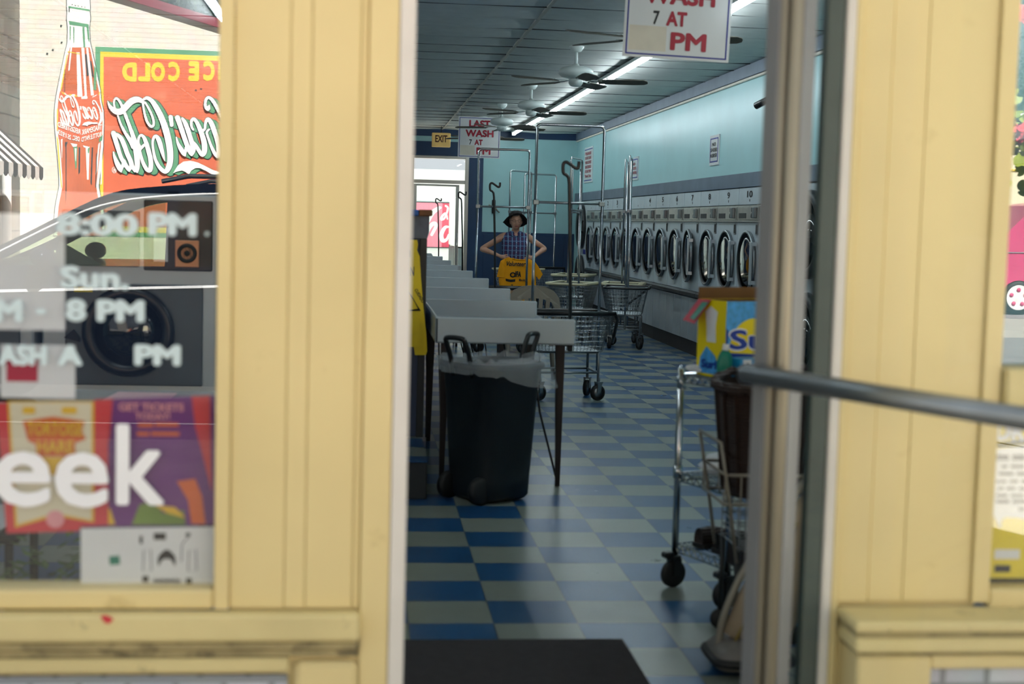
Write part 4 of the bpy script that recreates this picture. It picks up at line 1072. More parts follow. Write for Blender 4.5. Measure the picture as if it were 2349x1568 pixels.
m = MB(); m.box(0.0, 0.08, -0.001, 0.0, 0.13, 0.15); build('blue_stripe', m, 'deepblue', t, local=True)
for k, (u, v) in enumerate(((0.03, 0.24), (0.04, 0.13))):
    t = on_shelf('shoe', ['dark brown shoe lying at the far corner of the bottom wire shelf', 'black shoe on the bottom wire shelf in front of the brown one'][k], 'shoe', u, v, 0.181, 0.05-0.1*k)
    m = MB(); m.prism(smoothpts([(0, -0.04, 0), (0.09, -0.045, 0), (0.2, -0.045, 0), (0.26, -0.02, 0), (0.26, 0.02, 0), (0.2, 0.045, 0), (0.09, 0.035, 0), (0, 0.035, 0)], 3, True), (0, 0, 0.016)); build('sole', m, 'black', t, local=True)
    m = MB()
    rg = []
    for (x, wd, h) in ((0.004, 0.03, 0.06), (0.05, 0.036, 0.065), (0.10, 0.038, 0.058), (0.15, 0.042, 0.045), (0.2, 0.042, 0.035), (0.24, 0.03, 0.026), (0.258, 0.012, 0.012)):
        rg.append([Vector((x, wd*math.cos(PI*j/9), 0.016+h*math.sin(PI*j/9)**0.7)) for j in range(10)])
    vs = [p for r_ in rg for p in r_]; m.add(vs, [[i*10+j, i*10+j+1, (i+1)*10+j+1, (i+1)*10+j] for i in range(6) for j in range(9)]+[list(range(10))], True)
    build('upper', m, ['wicker', 'black'][k], t, local=True)
t = on_shelf('plastic_bag', 'crumpled white plastic bag on the bottom wire shelf', 'bag', 0.43, 0.14, 0.181)
m = MB(); v_, f_ = crumple(0, 0, 0.07, 0.09, 0.10, 0.07, 14, 0.22, 8); m.add(v_, f_, False); build('bag', m, 'paper', t, local=True)

# trolley with the wicker basket
tx, ty = 1.395, 4.86
t = thing('basket_trolley', 'cream wire trolley holding the brown wicker basket beside the door stile', 'trolley', (tx, ty, 0))
Mt['creamwire'] = mat('cream_wire', '#8a857a', 0.4, 0.2)
m = MB(); hx, hy = 0.165, 0.155
for z in (0.50, 0.60): m.tube([(tx-hx, ty-hy, z), (tx+hx, ty-hy, z), (tx+hx, ty+hy, z), (tx-hx, ty+hy, z)], 0.006, 8, closed=True)
m.tube([(tx-hx-0.02, ty-hy, 0.71), (tx-hx-0.02, ty+hy, 0.71)], 0.006, 8)
for s in (-1, 1): m.tube([(tx-hx-0.02, ty+s*hy, 0.71), (tx-hx, ty+s*hy, 0.60), (tx-hx+0.02, ty+s*hy, 0.49), (tx-hx+0.05, ty+s*hy, 0.30)], 0.006, 8)
for k in range(7):
    x = tx-hx+2*hx*k/6
    for s in (-1, 1): m.tube([(x, ty+s*hy, 0.50), (x, ty+s*hy, 0.60)], 0.003, 5)
    m.tube([(x, ty-hy, 0.498), (x, ty+hy, 0.498)], 0.003, 5)
build('basket_frame', m, 'creamwire', t)
m = MB()
for z in (0.34, 0.38, 0.42, 0.46):
    m.tube([(tx-0.10, ty-0.12, z), (tx+0.13, ty-0.12, z), (tx+0.13, ty+0.12, z), (tx-0.10, ty+0.12, z)], 0.003, 5, closed=True)
for k in range(9):
    x = tx-0.10+0.23*k/8
    for s in (-1, 1): m.tube([(x, ty+s*0.12, 0.33), (x, ty+s*0.12, 0.49)], 0.0025, 5)
build('wire_crate', m, 'dullsteel', t)
m = MB(); m.box(tx-0.08, tx+0.10, ty-0.11, ty+0.11, 0.24, 0.325, 0.004); build('lower_box', m, 'rust', t)
for (sx, sy) in ((-1, -1), (1, -1), (-1, 1), (1, 1)):
    m = MB(); m.tube([(tx+sx*0.10, ty+sy*0.10, 0.335), (tx+sx*0.10, ty+sy*0.10, 0.07)], 0.009, 8); l = build('leg', m, 'darkgrey', t)
    m = MB(); m.lathe([(0, -0.012), (0.034, -0.012), (0.036, 0), (0.034, 0.012), (0, 0.012)], (tx+sx*0.10, ty+sy*0.10, 0.036), 18, Matrix.Rotation(PI/2, 4, 'X')); build('wheel', m, 'black', l)
t = thing('wicker_basket', 'tall dark brown wicker basket sitting in the cream trolley beside the door stile', 'basket', (tx, ty, 0.505))
m = MB()
m.lathe([(0.0, 0.506), (0.120, 0.508), (0.132, 0.53), (0.146, 0.66), (0.160, 0.80), (0.170, 0.90), (0.160, 0.905), (0.146, 0.78), (0.12, 0.54), (0, 0.525)], (tx, ty, 0), 36)
for k in range(18):
    a = 2*PI*k/18
    m.tube([(tx+r_*math.cos(a), ty+r_*math.sin(a), z) for r_, z in ((0.134, 0.53), (0.148, 0.66), (0.162, 0.80), (0.171, 0.895))], 0.005, 5)
build('body', m, 'wicker', t)
m = MB(); m.tube([(tx+0.171*math.cos(2*PI*k/40), ty+0.171*math.sin(2*PI*k/40), 0.915+0.006*math.sin(k*2.5)+0.03*math.cos(2*PI*(k-4)/40)) for k in range(40)], 0.017, 8, closed=True); build('braided_rim', m, 'wicker', t)

# upright vacuum cleaner
Mt['beige'] = mat('beige_cloth', '#a08f78', 0.8, var=0.12, vscale=12); Mt['greyplastic'] = mat('grey_plastic', '#6d6a66', 0.5, var=0.12)
Mt['poster_ochre'] = mat('ochre_cord', '#8f7c3e', 0.7)
vx, vy = 1.265, 4.47
t = thing('vacuum_cleaner', 'beige upright vacuum cleaner standing on the floor behind the door stile', 'vacuum cleaner', (vx, vy, 0))
m = MB(); rg = []
for (z, a, b) in ((0.025, 0.115, 0.10), (0.035, 0.125, 0.115), (0.075, 0.125, 0.115), (0.10, 0.10, 0.09), (0.115, 0.05, 0.05)):
    rg.append([Vector((vx+p.x*a/0.1, vy+p.y*b/0.1, z)) for p in rsq(0.1, 0, n=28)])
loft(m, rg, True, True); build('floor_head', m, 'greyplastic', t)
m = MB(); m.tube([(vx+p.x*1.29, vy+p.y*1.2, 0.055) for p in rsq(0.1, 0, n=28)], 0.014, 8, closed=True); build('bumper', m, 'black', t)
for s in (-1, 1):
    m = MB(); m.lathe([(0, -0.012), (0.026, -0.012), (0.028, 0.012), (0, 0.012)], (vx+s*0.09, vy+0.06, 0.028), 16, Matrix.Rotation(PI/2, 4, 'Y')); build('wheel', m, 'black', t)
m = MB(); rg = []
for (dx, z, a, b) in ((0.02, 0.10, 0.06, 0.03), (0.03, 0.13, 0.115, 0.06), (0.075, 0.25, 0.115, 0.07), (0.125, 0.38, 0.10, 0.065), (0.165, 0.50, 0.07, 0.05), (0.185, 0.58, 0.025, 0.025)):
    rg.append([Vector((vx+dx+a*math.cos(2*PI*k/20), vy+b*math.sin(2*PI*k/20), z)) for k in range(20)])
loft(m, rg, True, True); build('dust_bag', m, 'beige', t)
m = MB(); m.tube(smoothpts([(vx-0.10, vy, 0.08), (vx-0.085, vy, 0.18), (vx-0.03, vy, 0.32), (vx+0.06, vy, 0.47), (vx+0.15, vy, 0.60), (vx+0.2, vy, 0.7)], 4), 0.013, 8); build('handle_tube', m, 'creamwire', t)
m = MB(); m.tube(smoothpts([(vx-0.06, vy-0.03, 0.09), (vx-0.03, vy-0.06, 0.18), (vx+0.04, vy-0.07, 0.33), (vx+0.13, vy-0.05, 0.5)], 4), 0.005, 6); build('cord', m, 'poster_ochre', t)

Mt['satin'] = mat('satin_aluminium', '#9f9884', 0.42, 0.4, var=0.05)
# ================================================================== OPEN GLASS DOOR
DA = math.atan2(-0.91, 0.415)
dr = bpy.data.objects.new('door_5', None); COL.objects.link(dr); dr.location = (0.912, 3.215, 0); dr.rotation_euler = (0, 0, DA); dr['kind'] = 'structure'; WORLD[dr.name] = Vector(dr.location)
m = MB(); m.box(0.0, 0.047, -0.024, 0.024, 0.02, 2.4, 0.003); m.box(0.047, 0.114, -0.012, 0.024, 0.02, 2.4); build('stile', m, 'stile', dr, local=True)
m = MB(); m.tube([(0.058, -0.016, 0.02), (0.058, -0.016, 2.4)], 0.0105, 14); m.tube([(0.096, -0.014, 0.02), (0.096, -0.014, 2.4)], 0.016, 14); build('glazing_bead', m, 'satin', dr, local=True)
m = MB(); m.box(0.069, 0.0795, -0.014, -0.0121, 0.02, 2.4); build('groove', m, 'rust', dr, local=True)
m = MB(); m.box(0.85, 0.95, -0.024, 0.024, 0.02, 2.4, 0.003); m.box(0.114, 0.85, -0.024, 0.024, 0.02, 0.16, 0.003); m.box(0.114, 0.85, -0.024, 0.024, 2.3, 2.4, 0.003); build('rail', m, 'alu', dr, local=True)
m = MB(); m.box(0.1145, 0.8495, -0.003, 0.003, 0.161, 2.299); build('glazing', m, 'glass_door', dr, local=True)
m = MB(); m.tube([(0.02, -0.062, 1.104), (0.93, -0.062, 1.104)], 0.0225, 16); build('push_bar', m, 'dullsteel', dr, local=True)
for x in (0.03, 0.90):
    m = MB(); m.box(x-0.018, x+0.018, -0.064, -0.024, 1.09, 1.118, 0.004); build('bar_bracket', m, 'darkgrey', dr, local=True)

# ================================================================== THE WOMAN AND THE T-SHIRT SHE HOLDS
PX, PY = 1.945, 18.5
def make_person():
    t = thing('person', 'person in a dark brimmed hat and sleeveless plaid blouse holding up a yellow T-shirt', 'person', (PX, PY, 0))
    mb = MB()
    def limb(pts, n=18):          # closed tapering limb, (x, y, z, radius) per joint
        P = smoothpts(pts, 5)
        mb.tube([p[:3] for p in P], [p[3] for p in P], n)
        for p in (pts[0], pts[-1]): mb.sphere(p[:3], p[3]*0.99, 14, 10)
    rg = []
    for (a, b_, z, cy) in ((.10, .08, .70, .0), (.165, .11, .76, 0), (.170, .115, .84, 0), (.150, .10, .96, 0), (.152, .108, 1.08, 0), (.155, .105, 1.18, 0), (.150, .085, 1.24, 0), (.115, .066, 1.28, .004), (.065, .055, 1.31, .004), (.050, .050, 1.335, -.006), (.047, .050, 1.36, -.014), (.047, .050, 1.42, -.02)):
        rg.append([Vector((a*math.cos(2*PI*k/36), cy+b_*math.sin(2*PI*k/36), z)) for k in range(36)])
    loft(mb, rg, True, True)
    for s, ex, ez, wx in ((-1, .425, 1.09, .215), (1, .385, 1.112, .235)):
        limb([(s*.10, 0, 1.262, .048), (s*.165, 0, 1.250, .048), (s*(.165+(ex-.165)*.45), .012, 1.25+(ez-1.25)*.45, .038), (s*ex, .03, ez, .030), (s*(ex*.75+wx*.25), -.015, ez*.75+1.008*.25, .034), (s*(ex*.4+wx*.6), -.08, ez*.4+1.01*.6, .028), (s*wx, -.14, 1.008, .021), (s*(wx-.03), -.160, .997, .028), (s*(wx-.06), -.178, .985, .024)])
        limb([(s*.08, 0, .76, .09), (s*.085, -.01, .44, .055), (s*.088, .01, .28, .052), (s*.09, .02, .08, .036)])
        limb([(s*.09, .03, .05, .036), (s*.10, -.11, .035, .03)])
    # head
    hc = Vector((0, -.035, 1.445))
    def g(x, y, z, cx, cy, cz, s): return math.exp(-((x-cx)**2+(y-cy)**2+(z-cz)**2)/(2*s*s))
    vs = []; nn, mm = 48, 36
    for i in range(mm+1):
        th = PI*i/mm
        for j in range(nn):
            a = 2*PI*j/nn
            x, y, z = math.sin(th)*math.cos(a), math.sin(th)*math.sin(a), math.cos(th)
            k = 1-0.30*max(0, -z)**1.3
            f = 1.0
            p = Vector((x*.074*k, y*.094*(1-.10*max(0, -z)), z*.112))
            d = 0
            d += .024*g(x, y, z, 0, -1, -.12, .10)+.012*g(x, y, z, 0, -1, .08, .09)   # nose
            d += .006*(g(x, y, z, .3, -.9, .26, .15)+g(x, y, z, -.3, -.9, .26, .15))    # brow
            d -= .010*(g(x, y, z, .34, -.92, .10, .12)+g(x, y, z, -.34, -.92, .10, .12))  # sockets
            d += .006*(g(x, y, z, .5, -.8, -.18, .18)+g(x, y, z, -.5, -.8, -.18, .18))   # cheeks
            d -= .006*g(x, y, z, 0, -.9, -.50, .07)+.004*(g(x, y, z, .2, -.88, -.46, .06)+g(x, y, z, -.2, -.88, -.46, .06))
            d += .007*g(x, y, z, 0, -.6, -.80, .14)                                     # chin
            p += Vector((x, y, z))*d
            vs.append(hc+p)
    fs = [[i*nn+j, (i+1)*nn+j, (i+1)*nn+(j+1) % nn, i*nn+(j+1) % nn] for i in range(mm) for j in range(nn)]
    mb.add(vs, fs, True)
    for s in (-1, 1): mb.sphere((s*.074, -.02, 1.445), (.010, .018, .030), 10, 8)
    # fingers: knuckles over the front of the shirt, tips curling back; thumb along the top edge
    for s, wx in ((-1, .215), (1, .235)):
        px, py, pz = s*(wx-.055), -.178, .985
        for k in range(4):
            bx = px-s*(.012+.002*k); bz = pz+.022-.015*k; L = (.034, .038, .036, .028)[k]
            mb.tube([(bx+s*.01, py+.0, bz), (bx-s*L*.6, py-.022, bz-.004), (bx-s*(L+.012), py-.024, bz-.008), (bx-s*(L+.026), py-.004, bz-.010)], [.0092, .0085, .0078, .0062], 8)
        mb.tube([(px+s*.014, py+.016, pz+.018), (px-s*.008, py+.012, pz+.036), (px-s*.034, py+.004, pz+.040), (px-s*.05, py-.004, pz+.034)], [.011, .010, .0088, .007], 8)
    me = bpy.data.meshes.new('body'); me.from_pydata([tuple(q) for q in mb.v], [], mb.f)
    ob = bpy.data.objects.new('body_source', me); COL.objects.link(ob)
    rm = ob.modifiers.new('remesh', 'REMESH'); rm.mode = 'VOXEL'; rm.voxel_size = 0.0045; rm.use_smooth_shade = True
    smm = ob.modifiers.new('smooth', 'SMOOTH'); smm.factor = 0.4; smm.iterations = 2
    dg = bpy.context.evaluated_depsgraph_get()
    m3 = bpy.data.meshes.new_from_object(ob.evaluated_get(dg)); m3.name = 'body'
    bpy.data.objects.remove(ob)
    for p in m3.polygons: p.use_smooth = True
    m3.materials.clear(); m3.materials.append(Mt['skin'])
    b = bpy.data.objects.new('body', m3); COL.objects.link(b); b.parent = t
    # eyes, mouth, glasses, hair
    m = MB()
    for s in (-1, 1): m.sphere((s*.029, -.109, 1.457), (.010, .008, .0050), 12, 8)
    e = build('eyes', m, 'paper', t, local=True)
    m = MB()
    for s in (-1, 1): m.sphere((s*.029, -.1165, 1.457), (.0038, .0022, .0038), 10, 6)
    build('iris', m, 'brown', e, local=True)
    m = MB(); m.tube([(-.024, -.112, 1.388), (-.012, -.121, 1.391), (0, -.124, 1.390), (.012, -.121, 1.391), (.024, -.112, 1.388)], [.002, .0035, .004, .0035, .002], 8); build('lips', m, 'inkred', t, local=True)
    m = MB()
    for s in (-1, 1):
        m.tube([(s*.031+.021*math.cos(a), -.134+.006*abs(math.cos(a)), 1.458+.0145*math.sin(a)) for a in [2*PI*k/20 for k in range(20)]], .0022, 6, closed=True)
        m.tube([(s*.053, -.128, 1.462), (s*.074, -.09, 1.463), (s*.080, -.02, 1.458)], .002, 6)
    m.tube([(-.010, -.136, 1.461), (0, -.139, 1.464), (.010, -.136, 1.461)], .002, 6)
    build('glasses', m, 'black', t, local=True)
    m = MB()
    for s in (-1, 1): m.sphere((s*.068, 0.01, 1.475), (.018, .06, .05), 12, 8)
    m.sphere((0, .045, 1.46), (.07, .05, .075), 14, 10); m.sphere((-.02, -.098, 1.535), (.05, .03, .018), 10, 6)
    build('hair', m, 'hair', t, local=True)
    # hat
    m = MB(); n = 48; rings = []
    def ringf(fx, fyf, fyb, zf, zs, zb, cy=-.02):
        P = []
        for k in range(n):
            a = 2*PI*k/n; x = math.cos(a); y = math.sin(a)
            zz = zs + ((zf-zs)*(-y)**2 if y < 0 else (zb-zs)*y**2)
            P.append(Vector((x*fx, cy+y*(fyf if y < 0 else fyb), zz+.004*math.sin(5*a+1))))
        return P
    rings = [ringf(.02, .02, .02, 1.590, 1.590, 1.588), ringf(.068, .075, .075, 1.582, 1.580, 1.575), ringf(.084, .100, .102, 1.560, 1.545, 1.52), ringf(.092, .112, .115, 1.545, 1.515, 1.48),
             ringf(.120, .128, .140, 1.548, 1.485, 1.44), ringf(.152, .138, .165, 1.558, 1.455, 1.40), ringf(.172, .142, .178, 1.562, 1.440, 1.37), ringf(.166, .138, .174, 1.557, 1.437, 1.365), ringf(.115, .122, .135, 1.540, 1.475, 1.43), ringf(.086, .106, .110, 1.537, 1.505, 1.47)]
    loft(m, rings, True, False); build('hat', m, 'hat', t, local=True)
    # blouse
    m = MB(); rg = []
    for (a, b_, z, cy) in ((.192, .13, .80, 0), (.188, .128, .88, 0), (.172, .122, .98, 0), (.172, .128, 1.08, -.004), (.176, .128, 1.16, -.006), (.180, .108, 1.225, -.002), (.176, .088, 1.268, 0), (.145, .074, 1.298, 0), (.095, .066, 1.318, .004), (.068, .062, 1.330, .006), (.060, .055, 1.326, .006)):
        rg.append([Vector((a*math.copysign(abs(math.cos(q))**.8, math.cos(q)), cy+b_*math.sin(q), z - (0.055*math.exp(-(math.cos(q)/.28)**2) if (z > 1.29 and math.sin(q) < 0) else 0))) for q in [2*PI*k/48 for k in range(48)]])
    loft(m, rg, False, False)
    bl = build('blouse', m, 'plaid', t, local=True)
    for s in (-1, 1):
        m = MB(); m.prism([(s*.008, -.092, 1.262), (s*.066, -.075, 1.325), (s*.088, -.085, 1.292), (s*.05, -.108, 1.262)], (0, -.004, 0.002)); build('collar', m, 'plaid', bl, local=True)
    m = MB()
    for z in (1.0, 1.06, 1.12, 1.18): m.sphere((0.004, -.134, z), (.005, .003, .005), 8, 6)
    build('buttons', m, 'paper', bl, local=True)
    m = MB(); m.tube([(-.05, -.05, 1.315), (-.02, -.088, 1.275), (0, -.1, 1.245), (.02, -.088, 1.275), (.05, -.05, 1.315)], .002, 5); build('necklace', m, 'black', t, local=True)
    # trousers and shoes
    m = MB()
    rg = [[Vector((a*math.cos(2*PI*k/28), b_*math.sin(2*PI*k/28), z)) for k in range(28)] for (a, b_, z) in ((.178, .122, .88), (.182, .128, .82), (.178, .122, .74), (.14, .10, .70))]
    loft(m, rg, True, True)
    for s in (-1, 1): m.tube([(s*.085, 0, .76), (s*.09, -.008, .44), (s*.095, .012, .25), (s*.095, .015, .09)], [.105, .082, .07, .066], 18)
    build('trousers', m, 'trousers', t, local=True)
    for s in (-1, 1):
        m = MB(); m.prism(smoothpts([(s*.095-.042, .07, 0), (s*.095+.042, .07, 0), (s*.1+.05, -.05, 0), (s*.1+.04, -.16, 0), (s*.1, -.18, 0), (s*.1-.04, -.16, 0), (s*.1-.05, -.05, 0)], 3, True), (0, 0, .03)); m.sphere((s*.098, -.06, .04), (.048, .11, .05), 14, 8); build('shoe', m, 'black', t, local=True)
    return t
make_person()
# T-shirt
KX = 0.00093
def TS(x, y, off=0.0): return Vector(((x-615)*KX, off, 1.717-y*KX))
sy = PY-0.205
ts = thing('t_shirt', 'golden yellow T-shirt printed VOLUNTEER held up by the woman in the hat', 't-shirt', (PX, sy, 0.98))
out = [(505, 776), (560, 790), (640, 800), (720, 803), (795, 795), (872, 832), (915, 885), (985, 1000), (934, 1078), (884, 1010), (895, 1150), (905, 1300), (908, 1425), (760, 1432), (600, 1425), (425, 1415), (412, 1250), (386, 1150), (384, 1062), (350, 1046), (372, 930), (398, 830), (450, 798)]
def shirt_y(x, z): return 0.005*math.sin(x*38+z*9)+0.004*math.sin(x*17-z*24)
bm = bmesh.new()
vv = [bm.verts.new(TS(x, y)) for x, y in out]
f = bm.faces.new(vv)
bmesh.ops.triangulate(bm, faces=bm.faces[:])
for _ in range(3): bmesh.ops.subdivide_edges(bm, edges=bm.edges[:], cuts=1)
bmesh.ops.triangulate(bm, faces=bm.faces[:])
for q in bm.verts: q.co.y = shirt_y(q.co.x, q.co.z)
me = bpy.data.meshes.new('shirt_front'); bm.to_mesh(me); bm.free()
for p in me.polygons: p.use_smooth = True
me.transform(Matrix.Translation((0, 0, -0.98)))
me.materials.append(Mt['shirt'])
o = bpy.data.objects.new('shirt_body', me); COL.objects.link(o); o.parent = ts
sd = o.modifiers.new('cloth_thickness', 'SOLIDIFY'); sd.thickness = 0.006; sd.offset = 1
def tsm(name, fn, mt):
    m = MB(); fn(m); m.v = [v-Vector((0, 0, 0.98)) for v in m.v]
    for i, v in enumerate(m.v): v.y = shirt_y(v.x, v.z+0.98)+v.y
    build(name, m, mt, ts, local=True)
def tx(m, s, x0, x1, y0, y1, b, sh=0.0): text(m, s, (0, -0.009, 0), X3, Z3, TS(x0, 0).x, TS(x1, 0).x, TS(0, y1).z, TS(0, y0).z, b, 0.0, sh)
tsm('word_print', lambda m: tx(m, 'Volunteer', 480, 745, 832, 897, .03, .35), 'ink')
tsm('sponsor_print', lambda m: tx(m, 'finity', 655, 770, 1068, 1112, .03), 'ink')
def prt(m):
    tx(m, 'IFA', 598, 682, 965, 1046, .05, .1)
    P = [TS(568+32*math.cos(a), 1015+28*math.sin(a), -0.009) for a in [2*PI*k/20 for k in range(20)]]; m.tube(P, .008, 4, closed=True)
    m.prism([TS(x, y, -0.009) for x, y in ((470, 1070), (540, 1082), (606, 1074), (603, 1110), (540, 1116), (475, 1104))], (0, -.0008, 0))
    m.prism([TS(x, y, -0.009) for x, y in ((548, 1150), (575, 1150), (572, 1160), (552, 1160))], (0, -.0008, 0))
tsm('logo_print', prt, 'ink')
def clr(m): m.tube([TS(x, y, -0.004) for x, y in ((560, 788), (600, 803), (640, 810), (690, 812), (735, 801))], .006, 6)
tsm('collar', clr, 'shirt')
def slv(m):
    m.tube([TS(x, y, -0.004) for x, y in ((350, 1042), (400, 1050), (455, 1052))], .007, 6)
    m.prism([TS(x, y, -0.006) for x, y in ((398, 835), (352, 1040), (455, 1050), (462, 930))], (0, -.004, 0)); m.prism([TS(x, y, -0.006) for x, y in ((872, 838), (983, 1000), (935, 1074), (868, 1000))], (0, -.004, 0))
tsm('sleeves', slv, 'shirt')
# scissors-like tag hanging on the back wall
t = thing('wall_hook', 'small dark bundle hanging on the pale back wall beside the navy strip', 'hook', (0, 0, 0))
a = atY(1133, 458, YB-0.03); t.location = a; WORLD[t.name] = Vector(a)
m = MB(); m.box(a.x-0.03, a.x+0.03, YB-0.045, YB-0.001, a.z-0.24, a.z, 0.01); build('bundle', m, 'hat', t)
m = MB(); m.tube([(a.x-0.09, YB-0.05, a.z-0.09), (a.x, YB-0.06, a.z-0.13), (a.x+0.10, YB-0.05, a.z-0.22)], 0.012, 6); m.tube([(a.x+0.02, YB-0.05, a.z-0.12), (a.x+0.06, YB-0.05, a.z-0.19)], 0.014, 6); build('ribbon', m, 'tan', t)

# ================================================================== BEHIND THE LEFT WINDOW
Mt['washgrey'] = mat('washer_grey', '#b4bdc2', 0.4, 0.2, var=0.05); Mt['washdark'] = mat('washer_dark_panel', '#50585e', 0.45, 0.1, var=0.05); Mt['copper'] = mat('copper_plate', '#b58565', 0.4, 0.6)
def washer(x0, y, label):
    t = thing('front_load_washer', label, 'washer', (x0, y, 0), 'grey front-load washers behind the shop window')
    W_ = 0.86
    m = MB(); m.box(0, W_, 0.012, 0.8, 0.04, 1.53, 0.01); m.box(0.03, W_-0.03, 0.05, 0.78, 0, 0.045); build('cabinet', m, 'washgrey', t, local=True)
    m = MB(); m.box(0.115, W_-0.065, 0.0, 0.0115, 0.56, 1.075, 0.02); build('front_panel', m, 'washdark', t, local=True)
    MX = Matrix.Rotation(PI/2, 4, 'X')
    m = MB(); m.lathe([(0.165, 0), (0.225, 0), (0.228, 0.03), (0.21, 0.05), (0.175, 0.045), (0.165, 0.02)], (0.43, 0.0, 0.835), 40, MX, caps=False); d = build('door', m, 'blackgloss', t, local=True)
    m = MB(); m.lathe([(0.172, 0.02), (0.1, 0.05), (0, 0.06)], (0.43, 0, 0.835), 32, MX); build('door_glass', m, 'darkglass', d, local=True)
    m = MB(); m.prism([(0.115, -0.03, 0.80), (0.16, -0.03, 0.84), (0.19, -0.03, 0.80), (0.19, -0.03, 0.78)], (0, 0.03, 0)); build('door_handle', m, 'black', d, local=True)
    m = MB(); m.box(0.50, 0.84, 0.0, 0.0118, 1.145, 1.50, 0.006); c = build('control_panel', m, 'blackgloss', t, local=True)
    m = MB(); m.box(0.655, 0.775, -0.006, 0.0, 1.165, 1.30, 0.006); build('coin_plate', m, 'copper', c, local=True)
    m = MB(); m.lathe([(0, 0.012), (0.012, 0.012), (0.015, 0.006), (0.03, 0.006), (0.034, 0.018), (0.046, 0.018), (0.05, 0.006)], (0.715, 0, 1.235), 24, MX, caps=False); build('coin_dial', m, 'black', c, local=True)
    m = MB(); m.box(0.55, 0.62, -0.002, 0.0, 1.19, 1.36); build('instruction_label', m, 'washgrey', c, local=True)
    m = MB(); m.box(0.16, 0.25, -0.003, -0.0005, 1.03, 1.055); build('sticker', m, 'caution', t, local=True)
    m = MB(); m.box(0.1, 0.48, 0.0, 0.0118, 1.16, 1.44, 0.004); build('soap_drawer', m, 'washdark', t, local=True)
    return t
wa = washer(-1.60, 7.4, 'grey front-load washer with round black door behind the shop window, nearest the yellow post')
dup(wa, (-2.50, 7.4, 0), label='grey front-load washer farther left behind the white paper on the window')
t = thing('low_table', 'low white table just inside the shop window holding loose papers', 'table', (-1.0, 5.5, 0))
m = MB(); m.box(-1.95, -0.50, 5.25, 5.68, 0.715, 0.745, 0.006); build('tabletop', m, 'white', t)
for x in (-1.88, -0.57):
    for y in (5.30, 5.63):
        m = MB(); m.tube([(x, y, 0.716), (x, y, 0)], 0.016, 8); build('leg', m, 'rust', t)
m = MB(); m.prism([(-0.94, 5.30, 0.746), (-0.72, 5.28, 0.746), (-0.70, 5.56, 0.746), (-0.92, 5.58, 0.746)], (0, 0, 0.004)); single('paper_stack', m, 'tape', 'pink papers lying on the white table behind the window', 'paper', origin=(-0.82, 5.43, 0.746))
t = thing('black_chair', 'black chair with a pale seat low behind the window at the left edge', 'chair', (-1.25, 4.75, 0))
m = MB(); m.box(-1.50, -1.04, 4.50, 4.92, 0.40, 0.43, 0.012); build('seat', m, 'blackgloss', t)
m = MB(); m.box(-1.44, -1.10, 4.54, 4.88, 0.431, 0.455, 0.011); build('cushion', m, 'paper', t)
m = MB(); m.tube(smoothpts([(-1.50, 4.94, 0.42), (-1.49, 4.97, 0.70), (-1.40, 4.98, 0.79), (-1.14, 4.98, 0.79), (-1.05, 4.97, 0.70), (-1.04, 4.94, 0.42)], 4), 0.014, 8); m.box(-1.47, -1.07, 4.965, 4.985, 0.52, 0.74, 0.008); build('backrest', m, 'black', t)
for x in (-1.46, -1.08):
    for y in (4.54, 4.88):
        m = MB(); m.tube([(x, y, 0.40), (x, y, 0)], 0.014, 8); build('leg', m, 'black', t)
t = thing('potted_plant', 'small leafy plant in a dark pot low in the shop window', 'plant', (-0.92, 4.35, 0))
m = MB(); m.lathe([(0, 0.0), (0.10, 0.0), (0.13, 0.28), (0.12, 0.29), (0.11, 0.26), (0, 0.25)], (-0.92, 4.35, 0), 20); build('pot', m, 'black', t)
Mt['leaf'] = mat('green_leaves', '#4f6a2a', 0.6, var=0.35, vscale=12)
m = MB(); q = random.Random(2)
for _ in range(90):
    a = q.uniform(0, 2*PI); r = q.uniform(0.01, 0.13); z = q.uniform(0.26, 0.44); c = Vector((-0.92+r*math.cos(a), 4.35+r*math.sin(a), z)); d = Vector((math.cos(a), math.sin(a), q.uniform(-.3, .6))).normalized()*0.05; s_ = d.cross(Z3).normalized()*0.014
    m.poly([c, c+d*.5+s_, c+d, c+d*.5-s_])
build('foliage', m, 'leaf', t)

# ---- papers and posters behind the glass, vinyl letters on it
def WX(x, y=700): return atY(x, y, YG).x
def WP(x, y, off): p = atY(x, y, YG); return Vector((p.x, YG+off, p.z))
def panel(m, x0, x1, y0, y1, off, th=0.0006):
    a = WP(x0, (y0+y1)/2, off); b = WP(x1, (y0+y1)/2, off)
    t_ = WP((x0+x1)/2, y0, off).z; bt = WP((x0+x1)/2, y1, off).z
    m.box(a.x, b.x, YG+off, YG+off+th, bt, t_)
def wtext(m, s, x0, x1, y0, y1, off, bold):
    a = WP(x0, (y0+y1)/2, 0); b = WP(x1, (y0+y1)/2, 0); t_ = WP((x0+x1)/2, y0, 0).z; bt = WP((x0+x1)/2, y1, 0).z
    text(m, s, (0, YG+off, 0), X3, Z3, a.x, b.x, bt, t_, bold, 0.0)
def wpoly(m, pts, off, th=0.0006): m.prism([WP(x, y, off) for x, y in pts], (0, -th, 0))
t = thing('window_lettering', 'pale vinyl opening hours letters stuck on the left shop window', 'lettering', (-0.6, YG, 1.2))
for s, x0, x1, y0, y1, bld in (('8:00', 128, 318, 488, 541, .05), ('PM', 340, 452, 488, 541, .06), ('.', 470, 480, 531, 541, .05), ('Sun.', 138, 297, 610, 663, .05), ('8 PM', 150, 332, 686, 738, .06), ('M', -12, 52, 686, 738, .06), ('-', 82, 106, 708, 720, .06), ('ASH', -4, 108, 790, 838, .06), ('A', 132, 190, 790, 838, .06), ('PM', 308, 415, 790, 838, .06)):
    m = MB(); wtext(m, s, x0, x1, y0, y1, -0.0006, bld); build('text_line', m, 'vinyl', t)
